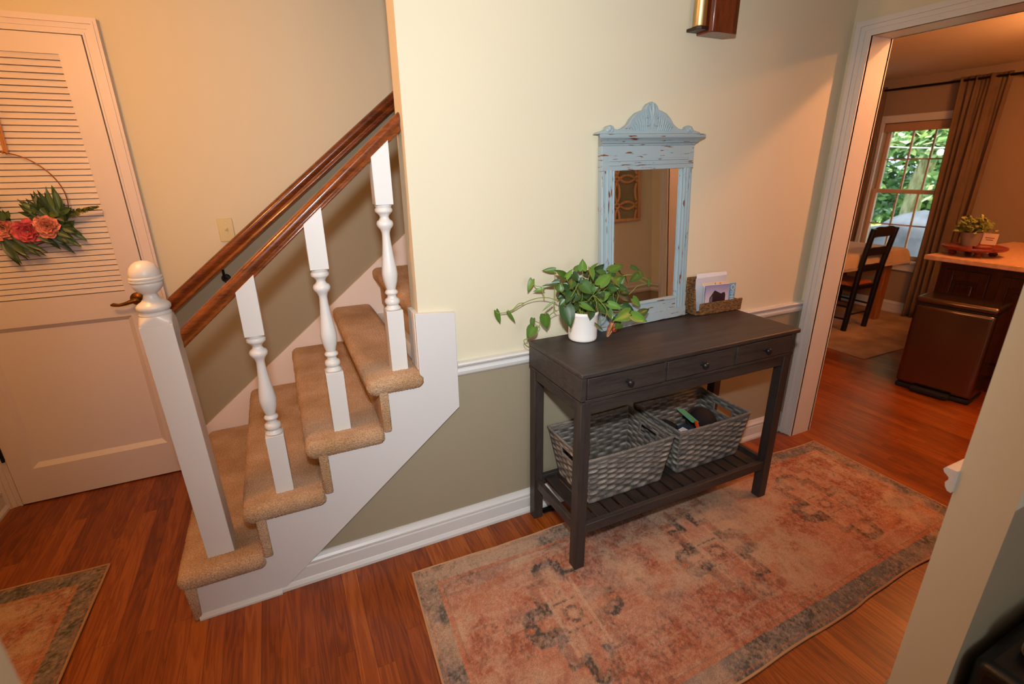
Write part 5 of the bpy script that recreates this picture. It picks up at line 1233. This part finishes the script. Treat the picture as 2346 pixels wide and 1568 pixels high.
for x in (lx-0.03, rx_+0.03): MB().tube([(x, yb+0.38, 0.0115), (x, yb+0.36, 0.455)], 0.019, 10).build('front_leg', bk_, CH2, smooth=True)
MB().hexa([(lx-0.02, yb+0.0, 0.405), (rx_+0.02, yb+0.0, 0.405), (rx_+0.05, yb+0.38, 0.405), (lx-0.05, yb+0.38, 0.405)], [(lx-0.02, yb, 0.44), (rx_+0.02, yb, 0.44), (rx_+0.05, yb+0.38, 0.44), (lx-0.05, yb+0.38, 0.44)]).build('seat_frame', bk_, CH2, bevel=0.004)
MB().hexa([(lx-0.01, yb+0.025, 0.4405), (rx_+0.01, yb+0.025, 0.4405), (rx_+0.04, yb+0.37, 0.4405), (lx-0.04, yb+0.37, 0.4405)], [(lx+0.01, yb+0.05, 0.468), (rx_-0.01, yb+0.05, 0.468), (rx_+0.01, yb+0.34, 0.468), (lx-0.01, yb+0.34, 0.468)]).build('rush_seat', mat('orange_rush_seat', 'b5602a', 0.8, c2='8a4218', scale=60, bump=0.8, bscale=150), CH2, bevel=0.01)
for (z, x0, x1, y0, y1) in ((0.17, lx, rx_, yb+0.012, yb+0.012), (0.24, lx, lx-0.03, yb+0.01, yb+0.37), (0.24, rx_, rx_+0.03, yb+0.01, yb+0.37), (0.20, lx-0.03, rx_+0.03, yb+0.37, yb+0.37), (0.12, lx, lx-0.03, yb+0.01, yb+0.37)):
    MB().tube([(x0, y0, z), (x1, y1, z)], 0.009, 8).build('stretcher', bk_, CH2, smooth=True)

# ---------------------------------------------------------------- peninsula cabinet, worktop, bin, tray
M['cab'] = wood_mat('dark_brown_cabinet_wood', '5a2a12', '3a1808', 'Z', 0.8, 0.35, 0.2)
CB = tag(empty('kitchen_cabinet', (4.3, -0.5, 0)), 'dark brown panelled kitchen peninsula cabinet behind the bin', 'cabinet')
X0c, Y1c = 3.88, 0.165
kb('cabinet_body', M['cab'], X0c, 4.9, -1.9, Y1c, 0.001, 0.868, parent=CB, bevel=0.002)
for (a, b) in ((-0.13, 0.12), (-0.45, -0.19), (-0.77, -0.51), (-1.09, -0.83)):
    fm = MB()
    for (y0, y1, z0, z1) in ((a, a+0.05, 0.12, 0.80), (b-0.05, b, 0.12, 0.80), (a+0.05, b-0.05, 0.12, 0.19), (a+0.05, b-0.05, 0.73, 0.80)): fm.box(X0c-0.016, X0c-0.0005, y0, y1, z0, z1)
    d_ = fm.build('cabinet_panel', M['cab'], CB, bevel=0.002)
    kb('raised_field', M['cab'], X0c-0.012, X0c-0.0005, a+0.075, b-0.075, 0.215, 0.705, parent=d_, bevel=0.006)
wt = kb('worktop', mat('cream_stone_worktop', 'cfa27c', 0.3, c2='bd8e66', scale=30, bump=0), 3.69, 4.95, -1.95, 0.195, 0.870, 0.905, bevel=0.006)
tag(wt, 'cream stone worktop on the dark kitchen cabinet', 'worktop')
# step bin
M['steel'] = mat('bronze_stainless_steel', '75604e', 0.22, 0.92, var=0.03, scale=4)
BN = tag(empty('step_bin', (3.62, -0.125, 0)), 'bronze rectangular step bin with a black pedal in front of the kitchen cabinet', 'bin')
BN['_rot'] = 1; BN.rotation_euler = (0, 0, math.radians(9))
hx, hy = 0.138, 0.212
MB().box(-hx+.004, hx-.004, -hy+.004, hy-.004, 0.001, 0.035).build('bin_base', M['black'], BN, bevel=0.012, seg=3)
MB().box(-hx, hx, -hy, hy, 0.035, 0.615).build('bin_body', M['steel'], BN, bevel=0.028, seg=5)
MB().box(-hx-.003, hx+.003, -hy-.003, hy+.003, 0.620, 0.662).build('bin_lid', M['steel'], BN, bevel=0.018, seg=4)
MB().box(-hx+.006, hx-.006, -hy+.006, hy-.006, 0.610, 0.622).build('lid_gap', M['black'], BN)
MB().box(-hx-.045, -hx+.01, -0.105, 0.105, 0.012, 0.040).build('pedal', M['black'], BN, bevel=0.008)
# tray on the worktop
TR_ = tag(empty('tray', (3.93, 0.025, 0.905)), 'round red-brown wooden tray on feet on the kitchen worktop', 'tray')
M['redwood'] = wood_mat('red_brown_turned_wood', '8a3418', '5a1c0c', 'X', 1.0, 0.35, 0.2)
MB().lathe([(0, 0.944), (0.150, 0.944), (0.168, 0.949), (0.176, 0.958), (0.174, 0.968), (0.166, 0.970), (0.160, 0.964), (0.0, 0.963)], (3.93, 0.025, 0), 48).build('tray_top', M['redwood'], TR_, smooth=True)
for a in (0.6, 2.2, 3.8, 5.4): MB().lathe([(0, 0.906), (0.018, 0.906), (0.026, 0.918), (0.020, 0.930), (0.028, 0.9435), (0, 0.9435)], (3.93+0.11*math.cos(a), 0.025+0.11*math.sin(a), 0), 16).build('tray_foot', M['redwood'], TR_, smooth=True)
HP = tag(empty('potted_herb', (3.955, 0.068, 0.9645)), 'bushy green herb in a grey-brown pot on the wooden tray', 'potted plant')
MB().lathe([(0, 0.9645), (0.045, 0.9645), (0.062, 1.04), (0.064, 1.058), (0.058, 1.058), (0.056, 1.045), (0, 1.044)], (3.955, 0.068, 0), 28).build('pot', mat('grey_brown_clay', '8a7460', 0.8), HP, smooth=True)
hm = MB(); cols = []; rnd = random.Random(12)
for k in range(420):
    a = rnd.uniform(0, 2*PI); e_ = rnd.uniform(-0.15, 1.3); r_ = rnd.uniform(0.03, 0.112)
    b = Vector((3.955+r_*math.cos(a)*math.cos(e_), 0.068+r_*math.sin(a)*math.cos(e_), 1.068+r_*0.95*math.sin(e_)))
    d = Vector((rnd.uniform(-1, 1), rnd.uniform(-1, 1), rnd.uniform(-.6, 1))).normalized()*0.026
    add_leaf(hm, cols, b, b+d, 0.014, rnd, heart=False, col=rnd.choice([(0.14, 0.17, 0.02), (0.09, 0.12, 0.02), (0.20, 0.22, 0.03)]))
build_leaves('herb_leaves', hm, cols, HP)
sg = slab('sign_card', mat('cream_card', 'd9b79a', 0.6), (3.955, -0.035, 1.020), (0.004, 0.080, 0.075), (0, 0.08, 0.05), 'small cream card standing beside the herb pot on the tray', 'card')
MB().box(3.9515, 3.9525, -0.055, -0.015, 1.012, 1.017).build('card_print', mat('card_print_brown', '7a4a32', 0.6), sg); MB().box(3.9515, 3.9525, -0.060, -0.010, 1.026, 1.031).build('card_print', bpy.data.materials['card_print_brown'], sg)
ds = MB().lathe([(0, 0.9645), (0.045, 0.9645), (0.050, 0.972), (0.048, 0.980), (0.0, 0.980)], (3.86, -0.045, 0), 32).build('coaster', M['redwood'], smooth=True); tag(ds, 'orange-brown round wooden coaster on the tray', 'coaster')
# kitchen right part: plain run along the far side is out of sight

# ---------------------------------------------------------------- garden beyond the window
M['grass_'] = mat('lawn_grass', '6f9a44', 0.95, c2='98b860', scale=2.5, bump=0.8, bscale=40)
g = MB().box(5.7, 26, -8, 22, -0.35, -0.30).build('lawn', M['grass_']); tag(g, 'sunlit green lawn beyond the dining window', 'lawn', kind='stuff')
pt = MB().box(5.62, 8.6, -3, 6, -0.299, -0.26).build('patio', mat('pale_patio_concrete', 'c9c4b8', 0.9, c2='b3aea4', scale=6, bump=0.3)); struct(pt)
M['bark'] = mat('pale_tree_bark', 'd6c8a4', 0.95, c2='94825e', scale=7, stretch=(3, 3, .8), bump=1.0, bscale=30)
def tree(name, x, y, h, r, crown, seed, label, nleaf, c, cat='tree', trunk=True):
    rnd = random.Random(seed); root = tag(empty(name, (x, y, -0.30)), label, cat)
    if trunk:
        pts = [(x, y, -0.299), (x+0.05, y-0.02, h*0.25), (x-0.05, y-0.20, h*0.45), (x+0.1, y-0.5, h)]
        MB().tube(smooth_path(pts, 6), [r*(1.25-0.55*i/18) for i in range(19)], 14).build('trunk', M['bark'], root, smooth=True)
    mb = MB(); cols = []
    for k in range(nleaf):
        cc = rnd.choice(crown); a = Vector((rnd.gauss(0, 1), rnd.gauss(0, 1), rnd.gauss(0, 1))).normalized()*(rnd.random()**0.4)
        p = Vector((cc[0]+a.x*cc[3], cc[1]+a.y*cc[3], cc[2]+a.z*cc[3]*0.8))
        p.z = max(p.z, -0.25); p.x = max(p.x, 6.4)
        d = Vector((rnd.uniform(-1, 1), rnd.uniform(-1, 1), rnd.uniform(-1, .6))).normalized(); s = d.cross(Vector((rnd.uniform(-1, 1), 0.3, 1))).normalized(); L = rnd.uniform(0.08, 0.19); w = L*0.4
        mb.add([p, p+d*L*.5+s*w, p+d*L, p+d*L*.5-s*w], [(0, 1, 2, 3)]); g_ = rnd.uniform(.6, 1.5); col_ = rnd.choice(c)
        cols += [(col_[0]*g_, col_[1]*g_, col_[2]*g_, 1)]*4
    o = mb.build('foliage', M['tleaf'], root, fix=False); ca = o.data.color_attributes.new('Col', 'FLOAT_COLOR', 'POINT'); ca.data.foreach_set('color', np.array(cols, dtype=np.float32).ravel())
    return root
M['tleaf'] = vcol_mat('tree_leaf', 0.6, 0, fine=0.1, fscale=20)
GR = [(0.34, 0.50, 0.24), (0.45, 0.60, 0.26), (0.24, 0.42, 0.22), (0.58, 0.66, 0.32)]
tree('shade_tree', 9.2, 3.16, 4.2, 0.12, [(9.4, 3.9, 2.6, 0.9), (9.2, 2.4, 2.9, 0.9), (9.9, 4.6, 2.1, 0.8), (9.0, 3.2, 3.6, 1.2), (9.8, 2.2, 2.2, 0.6), (8.8, 3.6, 2.1, 0.45), (8.8, 2.7, 1.9, 0.40), (8.7, 3.1, 2.0, 0.35), (8.8, 3.9, 1.3, 0.4), (8.8, 2.4, 1.2, 0.35)], 3, 'pale-barked garden tree standing beyond the dining window', 9000, GR)
tree('hedge', 11.0, 4.2, 2, 0.1, [(11.2, 2.6, 0.7, 1.0), (11.2, 4.2, 0.8, 1.0), (11.0, 5.6, 0.9, 1.0), (11.3, 1.2, 0.9, 1.0), (11.6, 3.4, 2.0, 1.1), (11.6, 5.2, 2.3, 1.2), (11.8, 2.0, 2.6, 1.1)], 5, 'leafy green hedge behind the garden tree', 20000, [(0.24, 0.40, 0.16), (0.34, 0.50, 0.20), (0.16, 0.30, 0.14), (0.34, 0.46, 0.32)], 'hedge', False)
tree('garden_shrub', 8.3, 3.5, 1, 0.1, [(8.5, 3.2, 0.25, 0.38), (8.5, 3.9, 0.30, 0.42), (8.7, 2.5, 0.2, 0.35)], 6, 'low bright green shrub in front of the garden tree', 3500, [(0.42, 0.60, 0.14), (0.32, 0.52, 0.14)], 'shrub', False)
# covered grill
cg = MB(); nu, nv = 40, 22; vs = []
cxg, cyg = 7.0, 1.85
for j in range(nv+1):
    t = j/nv
    for i in range(nu):
        a = 2*PI*i/nu; ca_, sa_ = math.cos(a), math.sin(a)
        q = 0.55; rx2 = abs(ca_)**q*(1 if ca_ > 0 else -1); ry2 = abs(sa_)**q*(1 if sa_ > 0 else -1)
        z = -0.25+1.20*t; wv_ = 1+0.07*math.sin(9*a+3*t)*(1-t)+0.03*math.sin(17*a-5*t)
        s_ = 1.0 if t < 0.76 else max(0.02, math.cos((t-0.76)/0.24*PI/2)**0.6)
        wid = 0.66 if t < 0.88 else 0.60
        vs.append((cxg+0.32*rx2*s_*wv_, cyg+(0.66 if t < .78 else 0.42)*ry2*s_*wv_, z))
cg.add(vs, [(j*nu+i, j*nu+(i+1) % nu, (j+1)*nu+(i+1) % nu, (j+1)*nu+i) for j in range(nv) for i in range(nu)]+[tuple(range(nu-1, -1, -1)), tuple(nv*nu+i for i in range(nu))])
tag(cg.build('covered_grill', mat('grey_grill_cover', '5f6772', 0.7, c2='454c56', scale=4), smooth=True), 'barbecue grill under a blue-grey cover outside the dining window', 'grill')
# string lights
stl = tag(empty('string_lights', (8.0, 2.6, 1.75)), 'string of round white bulbs across the garden', 'string lights')
MB().tube([(8.0, 1.0+0.25*k, 1.80-0.10*math.sin(PI*k/10)) for k in range(11)], 0.006, 6).build('cord', mat('white_cord', 'dddddd', 0.5), stl)
for k in (2, 5, 8):
    MB().sphere((8.0, 1.0+0.25*k+0.08, 1.80-0.10*math.sin(PI*k/10)-0.06), 0.045, 14, 10).build('bulb', mat('white_bulb_glass', 'f2efe6', 0.3), stl, smooth=True)
